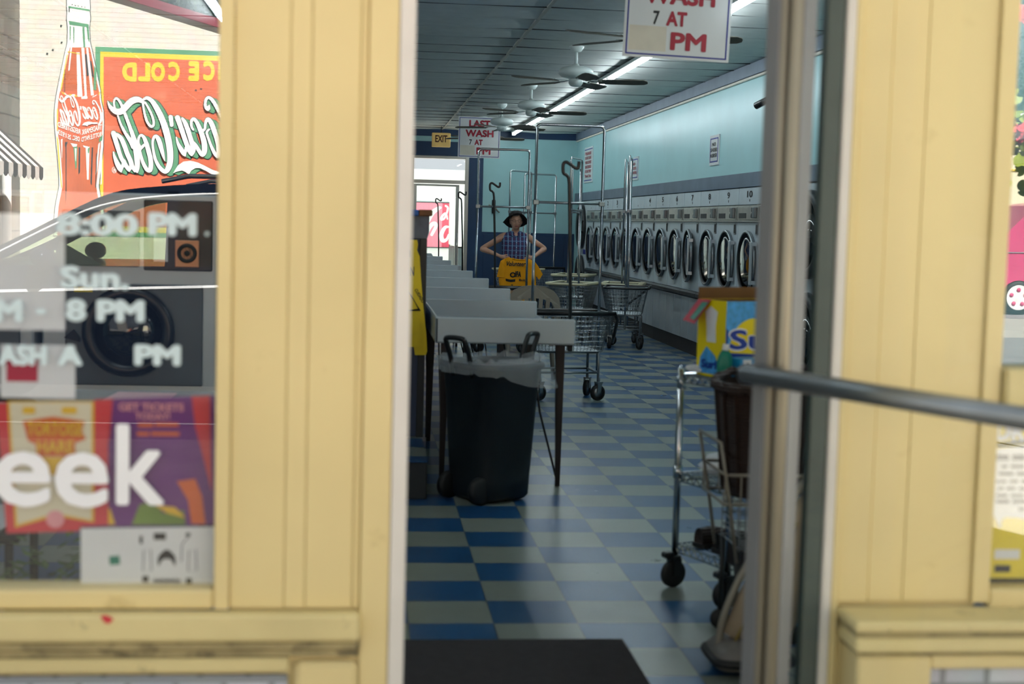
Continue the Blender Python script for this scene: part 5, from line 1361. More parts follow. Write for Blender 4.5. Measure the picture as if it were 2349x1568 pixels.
t = thing('window_lettering', 'large white vinyl letters eek stuck across the lower left window', 'lettering', (-0.7, YG, 0.85))
for s, x0, x1, y0, y1 in (('e', -16, 118, 1034, 1162), ('e', 125, 250, 1036, 1164), ('k', 266, 378, 972, 1158)):
    m = MB(); wtext(m, s, x0, x1, y0, y1, -0.0006, .022); build('letter', m, 'wvinyl', t)
m = MB(); panel(m, -160, 146, 488, 756, 0.012, 0.0008); single('paper_sheet', m, 'paper', 'plain white paper sheet taped inside the left window behind the hours lettering', 'paper', origin=WP(0, 620, 0.012))
t = thing('notice', 'small white notice with a red picture taped inside the left window', 'paper', WP(85, 850, 0.012))
m = MB(); panel(m, -2, 170, 792, 914, 0.012, 0.0008); build('sheet', m, 'paper', t)
m = MB(); panel(m, 12, 84, 826, 876, 0.0105, 0.0006); build('picture', m, 'redprint', t)
Mt['poster_red'] = mat('poster_red', '#d23a44', 0.5, var=0.05); Mt['poster_cream'] = mat('poster_cream', '#e4ddc2', 0.6, var=0.03); Mt['poster_orange'] = mat('poster_orange', '#d9682c', 0.5, var=0.05); Mt['poster_yellow'] = mat('poster_yellow', '#e8bc2c', 0.5, var=0.04); Mt['poster_purple'] = mat('poster_purple', '#6b2a7c', 0.5, var=0.06); Mt['poster_green'] = mat('poster_green', '#6f8a3c', 0.5, var=0.2); Mt['poster_pink'] = mat('poster_pink', '#e8a0a8', 0.5)
t = thing('poster', 'red and cream show poster with an orange banner, lower left in the window', 'poster', WP(125, 1070, 0.010))
m = MB(); wpoly(m, [(-12, 925), (246, 920), (246, 1206), (182, 1210), (180, 1220), (12, 1225)], 0.012, 0.0008); build('sheet', m, 'poster_red', t)
m = MB(); wpoly(m, [(14, 921), (214, 921), (214, 1200), (125, 1185), (32, 1212)], 0.0108); build('cream_border', m, 'poster_yellow', t)
m = MB(); wpoly(m, [(20, 924), (208, 924), (208, 1194), (125, 1178), (38, 1204)], 0.0098); build('cream_field', m, 'poster_cream', t)
m = MB(); wpoly(m, [(50, 966), (120, 956), (192, 966), (186, 990), (196, 1008), (170, 1018), (172, 1048), (82, 1048), (80, 1020), (62, 1012)], 0.0088); build('banner', m, 'poster_orange', t)
m = MB(); wtext(m, 'TORTOISE', 60, 188, 968, 1000, 0.0078, .03); wtext(m, 'HARE', 84, 168, 1010, 1040, 0.0078, .03); build('lettering', m, 'poster_yellow', t)
m = MB(); p = WP(125, 1192, 0.0086); m.lathe([(0, 0), (0.02, 0)], p, 20, Matrix.Rotation(PI/2, 4, 'X'), caps=False); build('roundel', m, 'poster_pink', t)
m = MB(); wpoly(m, [(50, 934), (78, 934), (78, 950), (50, 950)], 0.0088); wpoly(m, [(140, 934), (174, 934), (174, 950), (140, 950)], 0.0088); wpoly(m, [(95, 1050), (150, 1050), (145, 1090), (100, 1090)], 0.0088); build('yellow_marks', m, 'poster_yellow', t)
t = thing('poster', 'purple show poster with red curtains reading GET TICKETS TODAY, lower left window', 'poster', WP(370, 1060, 0.010))
m = MB(); wpoly(m, [(214, 918), (492, 908), (492, 1206), (186, 1212), (186, 1204)], 0.0145, 0.0008); build('sheet', m, 'poster_purple', t)
m = MB(); wpoly(m, [(214, 918), (256, 916), (250, 1000), (236, 1060), (214, 1075)], 0.0132); wpoly(m, [(438, 910), (480, 908), (484, 1130), (462, 1040), (446, 980)], 0.0132); build('curtains', m, 'poster_red', t)
m = MB(); wtext(m, 'GET TICKETS', 270, 420, 926, 944, 0.0130, .03); wtext(m, 'TODAY!', 308, 388, 948, 964, 0.0130, .03); build('lettering', m, 'poster_pink', t)
m = MB()
for x0, x1, y0 in ((314, 350, 972), (354, 408, 971), (312, 340, 992), (344, 410, 992)): panel(m, x0, x1, y0, y0+9, 0.0125)
build('small_print', m, 'poster_orange', t)
m = MB(); wpoly(m, [(300, 1206), (318, 1160), (350, 1150), (372, 1180), (420, 1172), (424, 1206)], 0.0132); build('green_shrub', m, 'poster_green', t)
m = MB(); wpoly(m, [(188, 1208), (205, 1160), (250, 1168), (262, 1205)], 0.0132); wpoly(m, [(352, 1160), (400, 1165), (424, 1190), (380, 1178)], 0.0122); build('yellow_blooms', m, 'poster_yellow', t)
m = MB(); wpoly(m, [(404, 1106), (446, 1100), (462, 1140), (470, 1204), (438, 1204), (430, 1150)], 0.0132); build('orange_ribbon', m, 'poster_orange', t)
t = thing('poster', 'white sheet with small grey line drawings standing low in the left window', 'poster', WP(340, 1280, 0.012))
m = MB(); wpoly(m, [(183, 1214), (490, 1210), (489, 1351), (183, 1353)], 0.012, 0.001); build('sheet', m, 'paper', t)
m = MB()
for (x, y, w_, h) in ((332, 1330, 14, 14), (432, 1335, 13, 14), (322, 1240, 7, 18), (430, 1228, 10, 8), (365, 1232, 28, 16)): wpoly(m, [(x-w_/2, y-h/2), (x+w_/2, y-h/2), (x+w_/2, y+h/2), (x-w_/2, y+h/2)], 0.0108)
wpoly(m, smoothpts([(362, 1300), (362, 1278), (381, 1262), (400, 1278), (400, 1300), (390, 1285), (372, 1285)], 3, True), 0.0108)
build('drawings', m, 'ink', t)
m = MB()
for x0 in (328, 432): m.tube([WP(x, y, 0.011) for x, y in ((x0, 1265), (x0+16, 1263), (x0+18, 1310), (x0-2, 1312))], 0.0012, 4, closed=True)
m.tube([WP(x, y, 0.011) for x, y in ((414, 1290), (416, 1250), (432, 1232))], 0.0012, 4); panel(m, 350, 412, 1330, 1338, 0.011)
build('outlines', m, 'bulkcap', t)
m = MB(); wpoly(m, [(248, 1278), (272, 1276), (274, 1296), (250, 1298)], 0.0108); build('teal_mark', m, 'green', t)
# red mark on the sill
m = MB(); a = atY(245, 1420, 3.149); m.prism([(a.x+0.012*math.cos(q)*(1+.25*math.sin(3*q)), 3.1495, a.z+0.009*math.sin(q)-0.003*math.cos(q)) for q in [2*PI*k/14 for k in range(14)]], (0, -0.0008, 0))
build('paint_mark', m, 'poster_red', bpy.data.objects['trim_15'])
# poster behind the right window
t = thing('poster', 'yellow drive-style poster with a white speech bubble behind the right window', 'poster', WP(2380, 1150, 0.01))
t['label'] = 'bright yellow poster with a white speech bubble low in the right window'
m = MB(); panel(m, 2262, 2520, 962, 1342, 0.012, 0.0008); build('sheet', m, Mt['surfyellow'], t)
m = MB(); wpoly(m, smoothpts([(2262, 1050), (2300, 1030), (2500, 1024), (2510, 1190), (2400, 1196), (2310, 1188), (2300, 1214), (2284, 1184), (2262, 1166)], 3, True), 0.0108); build('speech_bubble', m, 'paper', t)
m = MB(); wtext(m, 'DR', 2288, 2356, 970, 1012, 0.0106, .05); panel(m, 2286, 2344, 1262, 1284, 0.0106); build('heading', m, 'wvinyl', t)
m = MB(); panel(m, 2262, 2520, 1328, 1342, 0.0106); wpoly(m, [(2290, 1020), (2349, 1010), (2400, 1008), (2400, 1014), (2349, 1018), (2290, 1026)], 0.0104)
for i, (y, x0) in enumerate(((1044, 2288), (1068, 2302), (1084, 2296), (1102, 2266), (1118, 2270), (1134, 2290), (1148, 2290), (1166, 2340))):
    q = random.Random(i)
    x = x0
    while x < 2480:
        wd = q.uniform(10, 34); panel(m, x, x+wd, y, y+(13 if i == 0 else 7), 0.0099, 0.0004); x += wd+8
panel(m, 2286, 2322, 1298, 1314, 0.0099)
build('small_print', m, 'ink', t)

# ================================================================== ACROSS THE STREET (seen mirrored in the left window)
DV = 24.0
YM = 2*YG-DV
def MW(x, y, off=0.0):
    p = atY(x, y, DV); return Vector((p.x, YM+off, p.z))
Mt['muralbrick'] = brick_mat('white_painted_brick', '#f6f1e6', '#f1ebde', '#e3dccf', 0.24, 0.075, 0.006, 'XZ', 0.25, 0.8)
Mt['stone'] = brick_mat('grey_stone_blocks', '#a29c92', '#87827a', '#6d6860', 0.42, 0.30, 0.012, 'XZ', 0.9, 0.9)
Mt['roofred'] = mat('dark_red_coping', '#8c3f4c', 0.6)
Mt['m_red'] = mat('mural_red', '#de7352', 0.8, var=0.06, vscale=3, stain='#ee8f6e', stain_at=(0.55, 0.8), stain_scale=2.5); Mt['m_green'] = mat('mural_green', '#67a37c', 0.8, var=0.15, vscale=2); Mt['m_yellow'] = mat('mural_yellow', '#efd24a', 0.8, var=0.05)
Mt['m_white'] = mat('mural_white', '#fafaf6', 0.8, var=0.02); Mt['m_line'] = mat('mural_line', '#3c4648', 0.8, var=0.1); Mt['m_cola'] = mat('mural_cola', '#cf704b', 0.8, var=0.12, vscale=3); Mt['m_grey'] = mat('mural_grey', '#8a8e98', 0.8, var=0.15)
gl = MW(45, 200); xl = gl.x
rl0, rl1 = MW(290, 0), MW(505, 65)
slope = (rl1.z-rl0.z)/(rl1.x-rl0.x)
def rz_(x): return rl0.z + slope*(x-rl0.x)
xr = 5.5
bt = thing('brick_building', 'white painted brick building with a big soda mural, mirrored in the left window', 'building', (0, YM, -0.1))
xe = xl+ (rz_(xl)-3.3)/(-slope)
m = MB(); m.prism([(xl, YM, -0.1), (xr, YM, -0.1), (xr, YM, 3.3), (xe, YM, 3.3), (xl, YM, rz_(xl))], (0, -6, 0)); build('wall', m, 'muralbrick', bt)
m = MB(); m.prism([(xl, YM+0.08, rz_(xl)), (xe, YM+0.08, 3.3), (xr, YM+0.08, 3.3), (xr, YM+0.08, 3.42), (xe, YM+0.08, 3.44), (xl, YM+0.08, rz_(xl)+0.14)], (0, -6.2, 0)); build('coping', m, 'roofred', bt)
pa_, pb_ = MW(219, 107), MW(219, 541)
pl, pt, pbm = pa_.x, pa_.z, pb_.z
pr_ = pl+5.6
m = MB(); m.box(pl, pr_, YM, YM+0.004, pbm, pt); mp = build('mural_border', m, 'm_green', bt)
m = MB(); e = 0.075; m.box(pl+e, pr_-e, YM, YM+0.007, pbm+e, pt-e); build('yellow_border', m, 'm_yellow', mp)
m = MB(); e = 0.155; m.box(pl+e*0.85, pr_-e*0.85, YM, YM+0.010, pbm+e*1.1, pt-e); build('red_field', m, 'm_red', mp)
LB = pl
def mtext(m, s, x0, x1, y0, y1, off, bold):
    a, b = MW(x1, (y0+y1)/2), MW(x0, (y0+y1)/2); z1_, z0_ = MW((x0+x1)/2, y0).z, MW((x0+x1)/2, y1).z
    text(m, s, (a.x, YM+off, 0), (-1, 0, 0), Z3, 0.0, a.x-b.x, z0_, z1_, bold, 0.0)
m = MB()
for s, x0, x1, y0, y1 in (('D', 280, 314, 143, 187), ('L', 317, 345, 143, 187), ('O', 346, 379, 142, 188), ('C', 386, 413, 141, 187), ('E', 432, 457, 140, 186), ('C', 466, 493, 139, 186), ('I', 501, 510, 139, 186)): mtext(m, s, x0, x1, y0, y1, 0.013, .065)
for i, s in enumerate('KNIRD'): mtext(m, s, 545+i*42, 578+i*42, 139, 186, 0.013, .065)
build('slogan', m, 'm_yellow', mp)
# script strokes: (x, y, width) in a 7.468x enlargement whose corner is (235, 210)
COLA = [[(195,712,80),(240,860,75),(285,1010,70),(330,1140,65),(380,1220,70),(440,1320,60),(462,1362,26)],
 [(195,1035,22),(215,1120,48),(255,1220,75),(305,1320,80),(328,1372,30)], [(330,1345,40),(362,1245,55),(380,1190,60)],
 [(255,735,50),(325,800,70),(385,930,75),(430,1060,75),(485,1180,75),(500,1255,70),(465,1355,40)],
 [(225,290,30),(205,220,32),(212,150,35),(245,118,38),(290,155,40),(340,245,45),(390,375,50),(440,510,55),(490,645,60),(535,780,75),(570,920,90),(592,1060,95),(602,1180,90),(605,1300,75),(602,1378,36)],
 [(272,415,28),(310,530,35),(370,660,45),(440,775,60),(500,860,78),(540,940,90)], [(480,1190,60),(515,1270,70),(565,1360,50)],
 [(98,165,14),(130,245,48),(190,312,82),(262,348,100),(330,338,105),(400,275,105),(480,190,105),(560,143,105),(640,145,85),(705,185,55)],
 [(700,190,40),(712,290,34),(735,400,38),(770,510,42),(820,585,45),(858,600,45),(885,560,40),(875,470,40),(838,370,38),(790,275,36),(735,185,34)],
 [(705,145,36),(770,112,55),(850,160,70),(920,260,85),(990,390,95),(1050,530,100),(1095,670,105),(1130,810,105),(1155,950,105),(1167,1080,100),(1165,1200,95),(1135,1310,90),(1090,1368,75),(1030,1345,65),(960,1260,58),(910,1150,50),(880,1010,42),(866,880,40),(888,790,46),(930,768,58),(975,840,75),(1008,950,72),(1033,1040,60),(1055,1120,42),(1075,1192,8)],
 [(655,960,48),(622,880,42),(632,790,42),(670,748,42),(715,785,55),(752,870,70),(792,1000,75),(825,1130,75),(838,1250,75),(822,1345,75),(770,1335,65),(710,1235,58),(670,1110,48),(650,1005,42),(690,950,48),(722,915,42)]]
OCA = [[(1175,440,75),(1192,575,62)],
 [(1290,450,85),(1330,560,80),(1375,690,75),(1415,810,75),(1455,920,75),(1515,1050,70),(1532,1092,34)],
 [(1270,785,22),(1300,890,48),(1350,985,72),(1405,1070,70),(1422,1102,28)], [(1418,1060,45),(1445,960,55)],
 [(1375,465,45),(1420,535,68),(1465,650,75),(1510,790,75),(1548,920,80),(1560,1010,75),(1535,1085,44)], [(1540,980,50),(1575,900,40)],
 [(1560,655,34),(1530,590,42),(1532,505,48),(1572,468,48),(1630,545,65),(1690,685,75),(1738,830,85),(1755,960,88),(1745,1050,80),(1708,1085,60),(1650,1000,62),(1600,915,55),(1560,860,34)],
 [(1700,690,48),(1758,640,42),(1770,545,48),(1806,472,55),(1860,525,75),(1915,660,80),(1960,800,75),(1990,930,75),(1996,1060,72),(1975,1115,52),(1920,1045,58),(1870,940,48),(1830,830,42),(1792,705,40),(1832,650,34)],
 [(1835,240,28),(1812,300,72),(1768,240,45),(1780,140,48),(1830,105,48),(1900,165,58),(1970,285,60),(2035,405,62),(2105,570,75),(2155,760,95),(2185,960,105),(2170,1160,105),(2120,1300,90),(2050,1400,70)]]
SWASH = [(1215,1400),(1300,1262),(1400,1197),(1520,1185),(1640,1215),(1760,1272),(1880,1338),(2050,1385),(2200,1372),(2200,1450),(2050,1452),(1900,1430),(1780,1360),(1680,1312),(1600,1312),(1530,1352),(1490,1420),(1430,1380),(1370,1352),(1290,1368)]
def ribbon(m, pts, to3, grow=0.0, ny=1.0):
    P = smoothpts(pts, 5); n = len(P); L_ = []; R_2 = []
    for i, (x, y, w_) in enumerate(P):
        a = P[max(i-1, 0)]; b = P[min(i+1, n-1)]
        tx_, ty_ = b[0]-a[0], b[1]-a[1]; l = math.hypot(tx_, ty_) or 1
        h = (w_*1.06+grow)/2; e_ = Vector((0, ny*0.0003*i/n, 0))
        L_.append(to3(x-ty_/l*h, y+tx_/l*h)+e_); R_2.append(to3(x+ty_/l*h, y-tx_/l*h)+e_)
    m.add(L_+R_2, [[i, i+1, n+i+1, n+i] for i in range(n-1)], False)
    for k in (0, n-1):
        x, y, w_ = P[k]; h = (w_*1.06+grow)/2
        m.add([to3(x+h*math.cos(2*PI*j/12), y+h*math.sin(2*PI*j/12))+Vector((0, ny*(-0.0001 if k == 0 else 0.0004), 0)) for j in range(12)], [list(range(12))], False)
def script(dx, dy, grow, off, name, mt, step=0.0006):
    m = MB(); k = [0]
    def to3(x, y): return MW(235+(x+dx)/7.468, 210+(y+dy)/7.468, off+k[0]*step)
    for grp in (COLA, OCA):
        k[0] = 0
        for st in grp: ribbon(m, st, to3, grow); k[0] += 1
    m.poly([to3(x, y) for x, y in SWASH])
    build(name, m, mt, mp)
script(88, 42, 14, 0.012, 'script_shadow_edge', 'm_line')
m = MB(); kq = [0]
for q in range(1, 8):
    f = q/8.0+0.06
    def to3(x, y): return MW(235+(x+84*f)/7.468, 210+(y+38*f)/7.468, 0.020+(7-q)*0.0012+kq[0]*0.0006)
    for grp in (COLA, OCA):
        kq[0] = 0
        for st in grp: ribbon(m, st, to3, 2); kq[0] += 1
    m.poly([to3(x, y) for x, y in SWASH])
build('script_shadow', m, 'm_green', mp)
script(0, 0, 14, 0.036, 'script_edge', 'm_line')
script(0, 0, 0, 0.0445, 'script_lettering', 'm_white')
m = MB()
c_ = [MW(262+4.6*math.cos(2*PI*k/24), 390+7*math.sin(2*PI*k/24), 0.013) for k in range(24)]; m.tube(c_, 0.006, 4, closed=True); mtext(m, 'R', 259, 265, 386, 394, 0.013, .04); build('registered_mark', m, 'm_white', mp)
# painted bottle
OUTL = [(180,-26,15),(180,-12,26.5),(180,0,26.5),(180.5,20,27),(180.5,26,26),(180.5,42,27.5),(180.5,56,26),(180.5,62,25),(181,98,26.5),(181,119,31.5),(181,159,40),(181,208,50),(180,230,52.5),(181.5,254,56.5),(182,280,57),(182.5,307,55.5),(183.5,339,53.5),(183.5,362,51),(182.5,405,47),(181.5,426,45.5),(181,446,49),(181.5,472,54.5),(182,505,58),(182,540,58)]
def side(p, k): return p[0]+k*p[2]
def sil(y0, y1, inl, inr, off):
    P = [p for p in OUTL if y0 <= p[1] <= y1]
    def at(y):
        for a, b in zip(OUTL, OUTL[1:]):
            if a[1] <= y <= b[1]:
                f = (y-a[1])/((b[1]-a[1]) or 1); return tuple(a[i]+(b[i]-a[i])*f for i in range(3))
        return OUTL[-1]
    P = [at(y0)]+[p for p in P if y0 < p[1] < y1]+[at(y1)]
    P = [(c, y, h) for c, y, h in P]
    L_ = [MW(c-h+inl, y, off) for c, y, h in P]; R_2 = [MW(c+h-inr, y, off) for c, y, h in P]
    n = len(P); return L_+R_2, [[i, i+1, n+i+1, n+i] for i in range(n-1)]
def bpart(name, mt, layers, polys=()):
    m = MB()
    for a in layers: v_, f_ = sil(*a); m.add(v_, f_, False)
    for pts, off in polys: m.poly([MW(x, y, off) for x, y in pts])
    build(name, m, mt, bot)
m = MB(); v_, f_ = sil(-26, 540, -1.2, -1.2, 0.012); m.add(v_, f_, False); bot = build('painted_bottle', m, 'm_line', bt)
bpart('bottle_glass', 'm_white', [(-25, 540, 0.2, 0.2, 0.016)])
bpart('cola_liquid', 'm_cola', [(109, 218, 9, 4, 0.019), (312, 540, 8, 6, 0.019)])
bpart('label_field', 'm_red', [(208, 318, 7, 3.5, 0.021)])
strip = [([(162,108),(166,108),(160,162),(157,162)],.022),([(187,110),(194,110),(200,222),(195,222)],.022),([(198,110),(203,110),(216,219),(209,219)],.022),([(176,120),(183,120),(190,222),(178,222)],.0215),
 ([(140,320),(144,318),(143,362),(142,362)],.022),([(172,340),(176,340),(174.5,370),(173.5,370)],.0232),([(197,338),(206,336),(204,412),(200,412)],.022),([(226,330),(230,326),(224,390),(221,400),(219,400)],.022),([(162,328),(178,331),(176,336),(168,337)],.0232),([(190,333),(203,336),(200,340),(193,338)],.0232),([(232,316),(236,313),(234,420),(231,425)],.0225)]
bpart('highlights', 'm_white', [], strip)
bpart('green_shades', 'm_green', [], [([(157,14),(206,22),(206,26),(157,18)],.018),([(158,48),(204,56),(204,63),(160,57)],.018),([(160,60),(163,60),(162,92),(160.5,92)],.018),([(168,62),(171,62),(170.5,98),(169,98)],.018),([(189,62),(194,62),(196,109),(192,109)],.018),([(199,62),(204,62),(206,98),(202,90)],.018),([(169,338),(178,336),(176,385),(173.5,388)],.0225),([(217,150),(222,160),(221,208),(215,205)],.0215),([(202,340),(206,338),(205,350),(202,352)],.0228),([(228,318),(236,308),(235,322),(227,326)],.0228)])
bpart('dark_shades', 'm_line', [], [([(195.5,125),(199,125),(204,172),(200,176)],.0228),([(207,140),(210,140),(216,178),(212,176)],.0228),([(149,160),(150,160),(149,212),(148,212)],.0228),([(181,338),(184.5,338),(184,395),(180.5,400)],.0225),([(211,338),(214,338),(211,425),(208,420)],.0225),([(151,330),(153,330),(153,440),(151,470)],.0225),([(221,352),(223,352),(221,430),(219,430)],.0226),([(158,16),(161,17),(160,28),(158,28)],.0195),([(150,326),(156,326),(152,336),(149,336)],.0228)])
bpart('yellow_rims', 'm_yellow', [], [([(156,118),(184,123),(184,125),(156,120)],.0232),([(154,125),(156,125),(142,205),(139,205)],.0195),([(137,207),(152,216),(156,220),(146,216)],.0235),([(158,216),(172,216),(180,222),(164,221)],.0235),([(226,216),(230,209),(230,214),(227,218)],.0235),([(131,250),(134,250),(133,300),(131,300)],.0225),([(130,310),(134,320),(140,400),(143,430),(141,430),(135,380)],.0195)])
bpart('white_rims', 'm_white', [], [([(147,211),(153,216),(155,219),(150,217)],.0245),([(166,216),(172,216),(172,221),(166,220)],.0245),([(187,223),(196,219),(202,222),(200,227),(187,227)],.0245),([(212,222),(224,216),(222,219),(212,224)],.0235)])
m = MB(); kk = [0]
def lab1(x, y): return MW(110+(275+(x-95)/1120*575)/11.2, 200+(205+(y-90)/1310*800)/11.2, 0.026+kk[0]*0.0006)
for st in COLA: ribbon(m, st, lab1, 6); kk[0] += 1
def lab2(x, y): return MW(110+(820+(x-1130)/1060*560)/11.2, 200+(335+(y-90)/1330*640)/11.2, 0.026+(kk[0]-11)*0.0006)
for st in OCA: ribbon(m, st, lab2, 6); kk[0] += 1
m.poly([MW(110+x/11.2, 200+y/11.2, 0.034) for x, y in ((880,980),(940,910),(1040,880),(1150,900),(1290,905),(1290,945),(1120,950),(1040,975),(1015,1005),(990,985))])
def ltext(st, xa, ya, xb, yb, h, bold=.03):          # from (xa, ya) to (xb, yb) in the photo, reading towards smaller x
    p, q = MW(xa, ya, 0.026), MW(xb, yb, 0.026); hh = h*DV/FPX
    text(m, st, p, q-p, Z3, 0.0, (q-p).length, 0.0, hh, bold, 0.0)
ltext('TRADEMARK', 234, 297, 188, 310, 12); ltext('REGISTERED', 185, 309, 133, 291, 12)
ltext("BOTTLE PAT'D", 233, 313, 187, 326, 11); ltext('DEC. 25', 183, 325, 156, 319, 11); ltext('1923', 153, 317, 134, 308, 11)
build('label_lettering', m, 'm_white', bot)
m = MB(); q = random.Random(5)
for (x, y) in ((166, 11), (173, 13), (180, 14), (188, 15.5), (195, 16.5)): m.lathe([(0, 0), (0.008, 0)], MW(x, y, 0.018), 8, Matrix.Rotation(PI/2, 4, 'X'), caps=False)
for (x, y) in ((107, 121), (139, 57), (140, 95), (120, 112), (448, 205), (460, 202)): m.poly([MW(x, y, 0.0125), MW(x+4, y+1, 0.0125), MW(x+3, y+4, 0.0125), MW(x-1, y+3, 0.0125)])
build('paint_chips', m, 'm_line', bt)
# stone building standing forward of the mural wall, its side wall facing the mural's street corner, with an awning on it
def R0(x, y, Yv): p = atY(x, y, Yv); return Vector((p.x, 2*YG-Yv, p.z))
Mt['stone_side'] = brick_mat('grey_stone_blocks_side', '#a29c92', '#8b867d', '#77726a', 0.42, 0.30, 0.012, 'YZ', 0.9, 0.9)
t = thing('stone_building', 'grey stone block building at the left edge of the window reflection', 'building', (xl-3, YM+2, -0.1))
m = MB(); m.box(xl-6, xl-0.003, YM-6, YM+6.0, -0.1, 6.5); build('wall', m, 'stone_side', t)
m = MB(); yp_ = 2*YG-22.75; m.tube([(xl+0.09, yp_, -0.05), (xl+0.09, yp_, 2.0), (xl+0.05, yp_+0.03, 2.25), (xl+0.03, yp_+0.03, 2.5)], 0.075, 12); build('downspout', m, 'm_white', t)
m = MB(); m.box(xl-0.002, xl+0.02, YM+2.6, YM+5.6, 0.4, 1.9, 0.006); build('shop_window', m, 'darkglass', t)
m = MB(); m.box(xl-0.002, xl+0.03, YM+2.5, YM+5.7, 0.28, 0.398, 0.01); m.box(xl-0.002, xl+0.03, YM+2.5, YM+5.7, 1.902, 2.0, 0.01); build('window_frame', m, 'm_white', t)
Mt['awn'] = stripe_mat('black_white_awning', '#f2efe9', '#574f4b', 0.52, 'Y')
DA_ = 21.95
a0, a1, a2 = R0(0, 265, DA_), R0(98, 384, DA_), R0(100, 414, DA_)
xw = xl; pj = a1.x-xw; yA = a1.y; AL = 4.2
t = thing('awning', 'black and white striped awning on the stone building at the left window edge', 'awning', (xw, yA, a2.z))
m = MB(); m.prism([(xw, yA, a0.z), (xw+pj, yA, a1.z), (xw+pj, yA, a1.z-0.015), (xw, yA, a0.z-0.015)], (0, AL, 0)); build('canopy', m, 'awn', t)
m = MB(); n = 64
pts = [(xw+pj, yA, a1.z)]+[(xw+pj, yA+AL*i/n, a2.z+0.05*(1-abs(math.sin(i*PI/4)))) for i in range(n+1)]+[(xw+pj, yA+AL, a1.z)]
m.prism(pts, (0.006, 0, 0)); build('valance', m, 'awn', t)
m = MB(); m.tube([(xw+0.01, yA+0.02, a1.z-0.04), (xw+pj-0.02, yA+0.02, a1.z-0.04), (xw+pj-0.02, yA+AL-0.02, a1.z-0.04), (xw+0.01, yA+AL-0.02, a1.z-0.04)], 0.014, 6); build('frame', m, 'darkgrey', t)
# trees
def tree(x, y, zt, r, label, seed, zb=-0.16, th=None):
    q = random.Random(seed)
    t = thing('tree', label, 'tree', (x, y, zb), 'trees beyond the street')
    m = MB(); m.tube([(x, y, zb), (x+0.1, y, zb+(zt-zb)*0.45), (x, y+0.1, zt-r*0.8)], [0.22, 0.17, 0.08], 10); build('trunk', m, 'wood', t)
    m = MB()
    cl = [(q.uniform(-.7, .7)*r, q.uniform(-.6, .6)*r, q.uniform(-.6, .6)*r) for _ in range(26)]
    for _ in range(3600):
        c = q.choice(cl); s_ = r*0.36
        p = Vector((x+c[0]+q.gauss(0, s_*.6), y+c[1]+q.gauss(0, s_*.6), zt-r*.6+c[2]+q.gauss(0, s_*.5)))
        d = Vector((q.gauss(0, 1), q.gauss(0, 1), q.gauss(0, .7))).normalized(); e_ = d.orthogonal().normalized(); l = q.uniform(.08, .17)
        m.poly([p, p+d*l*.5+e_*l*.35, p+d*l, p+d*l*.5-e_*l*.35])
    build('foliage', m, 'tleaf', t)
Mt['tleaf'] = mat('tree_leaves', '#4c5a3a', 0.7, var=0.35, vscale=1.2)
tree(-3.6, 2*YG-33, 7.6, 2.2, 'dark green tree behind the white mural building', 3)
tree(-0.9, 2*YG-38.5, 8.0, 2.8, 'dark green tree behind the right end of the mural gable', 5)
tree(13.8, 2*YG-45, 9.0, 3.0, 'green tree above the pale wall in the right window reflection', 8)
tree(20.5, 2*YG-46, 7.6, 2.6, 'green tree farther right behind the pale wall', 9)

# dark SUV parked in front
Mt['carpaint'] = mat('dark_blue_car_paint', '#121a28', 0.12, 0.3, var=0.05); Mt['carint'] = mat('dark_car_interior', '#22282c', 0.8)
SY = 2*YG-10.8; SW_ = 1.82; gz = -0.16
t = thing('parked_car', 'dark blue SUV parked at the kerb, mirrored in the left shop window', 'car', (-1.0, SY-SW_/2, gz))
top = [(-2.95, 1.03), (-2.63, 1.18), (-2.165, 1.43), (-1.855, 1.575), (-1.54, 1.63), (-1.07, 1.665), (-0.3, 1.675), (0.5, 1.655), (1.2, 1.60), (1.62, 1.52)]
def arch(cx, r): return [(cx+r*math.cos(a), 0.19+r*math.sin(a)) for a in [PI*k/12 for k in range(13)]]
prof = [(-3.92, 0.25), (-3.95, 0.60), (-3.88, 0.86), (-3.5, 0.97), (-2.95, 1.03), (-2.1, 1.035), (-0.5, 1.06), (1.0, 1.07), (1.86, 1.05), (1.93, 0.6), (1.88, 0.22)] + [(1.42, 0.18)] + [p for p in arch(1.0, 0.40) if p[1] > 0.2] + [(0.58, 0.16), (-2.58, 0.16)] + [p for p in arch(-3.0, 0.40) if p[1] > 0.2] + [(-3.42, 0.2)]
m = MB(); m.prism([(x, SY, z) for x, z in prof], (0, -SW_, 0)); build('body', m, 'carpaint', t)
ro = smoothpts(top, 3); ri = [(x+0.03, z-0.085) for x, z in ro]
m = MB(); m.prism([(x, SY-0.12, z) for x, z in ro]+[(x, SY-0.12, z) for x, z in ri[::-1]], (0, -0.055, 0)); m.prism([(x, SY-SW_+0.175, z) for x, z in ro]+[(x, SY-SW_+0.175, z) for x, z in ri[::-1]], (0, -0.055, 0))
mid = [p for p in ro if p[0] >= -1.9]
m.prism([(x, SY-0.175, z) for x, z in mid]+[(x+0.01, SY-0.175, z-0.05) for x, z in mid[::-1]], (0, -SW_+0.35, 0))
for yy in (SY-0.12, SY-SW_+0.175):
    m.prism([(-1.47, yy, 1.04), (-1.37, yy, 1.04), (-1.37, yy, 1.60), (-1.45, yy, 1.60)], (0, -0.055, 0))
    m.prism([(-0.45, yy, 1.04), (-0.30, yy, 1.04), (-0.30, yy, 1.62), (-0.40, yy, 1.62)], (0, -0.055, 0))
    m.prism([(0.85, yy, 1.05), (1.86, yy, 1.05), (1.62, yy, 1.52), (0.95, yy, 1.60)], (0, -0.055, 0))
build('roof_and_pillars', m, 'carpaint', t)
m = MB()
for yy in (SY-0.14, SY-SW_+0.16): m.prism([(-2.80, yy, 1.035), (-1.47, yy, 1.035), (-1.47, yy, 1.56), (-1.80, yy, 1.52), (-2.13, yy, 1.36)], (0, -0.006, 0))
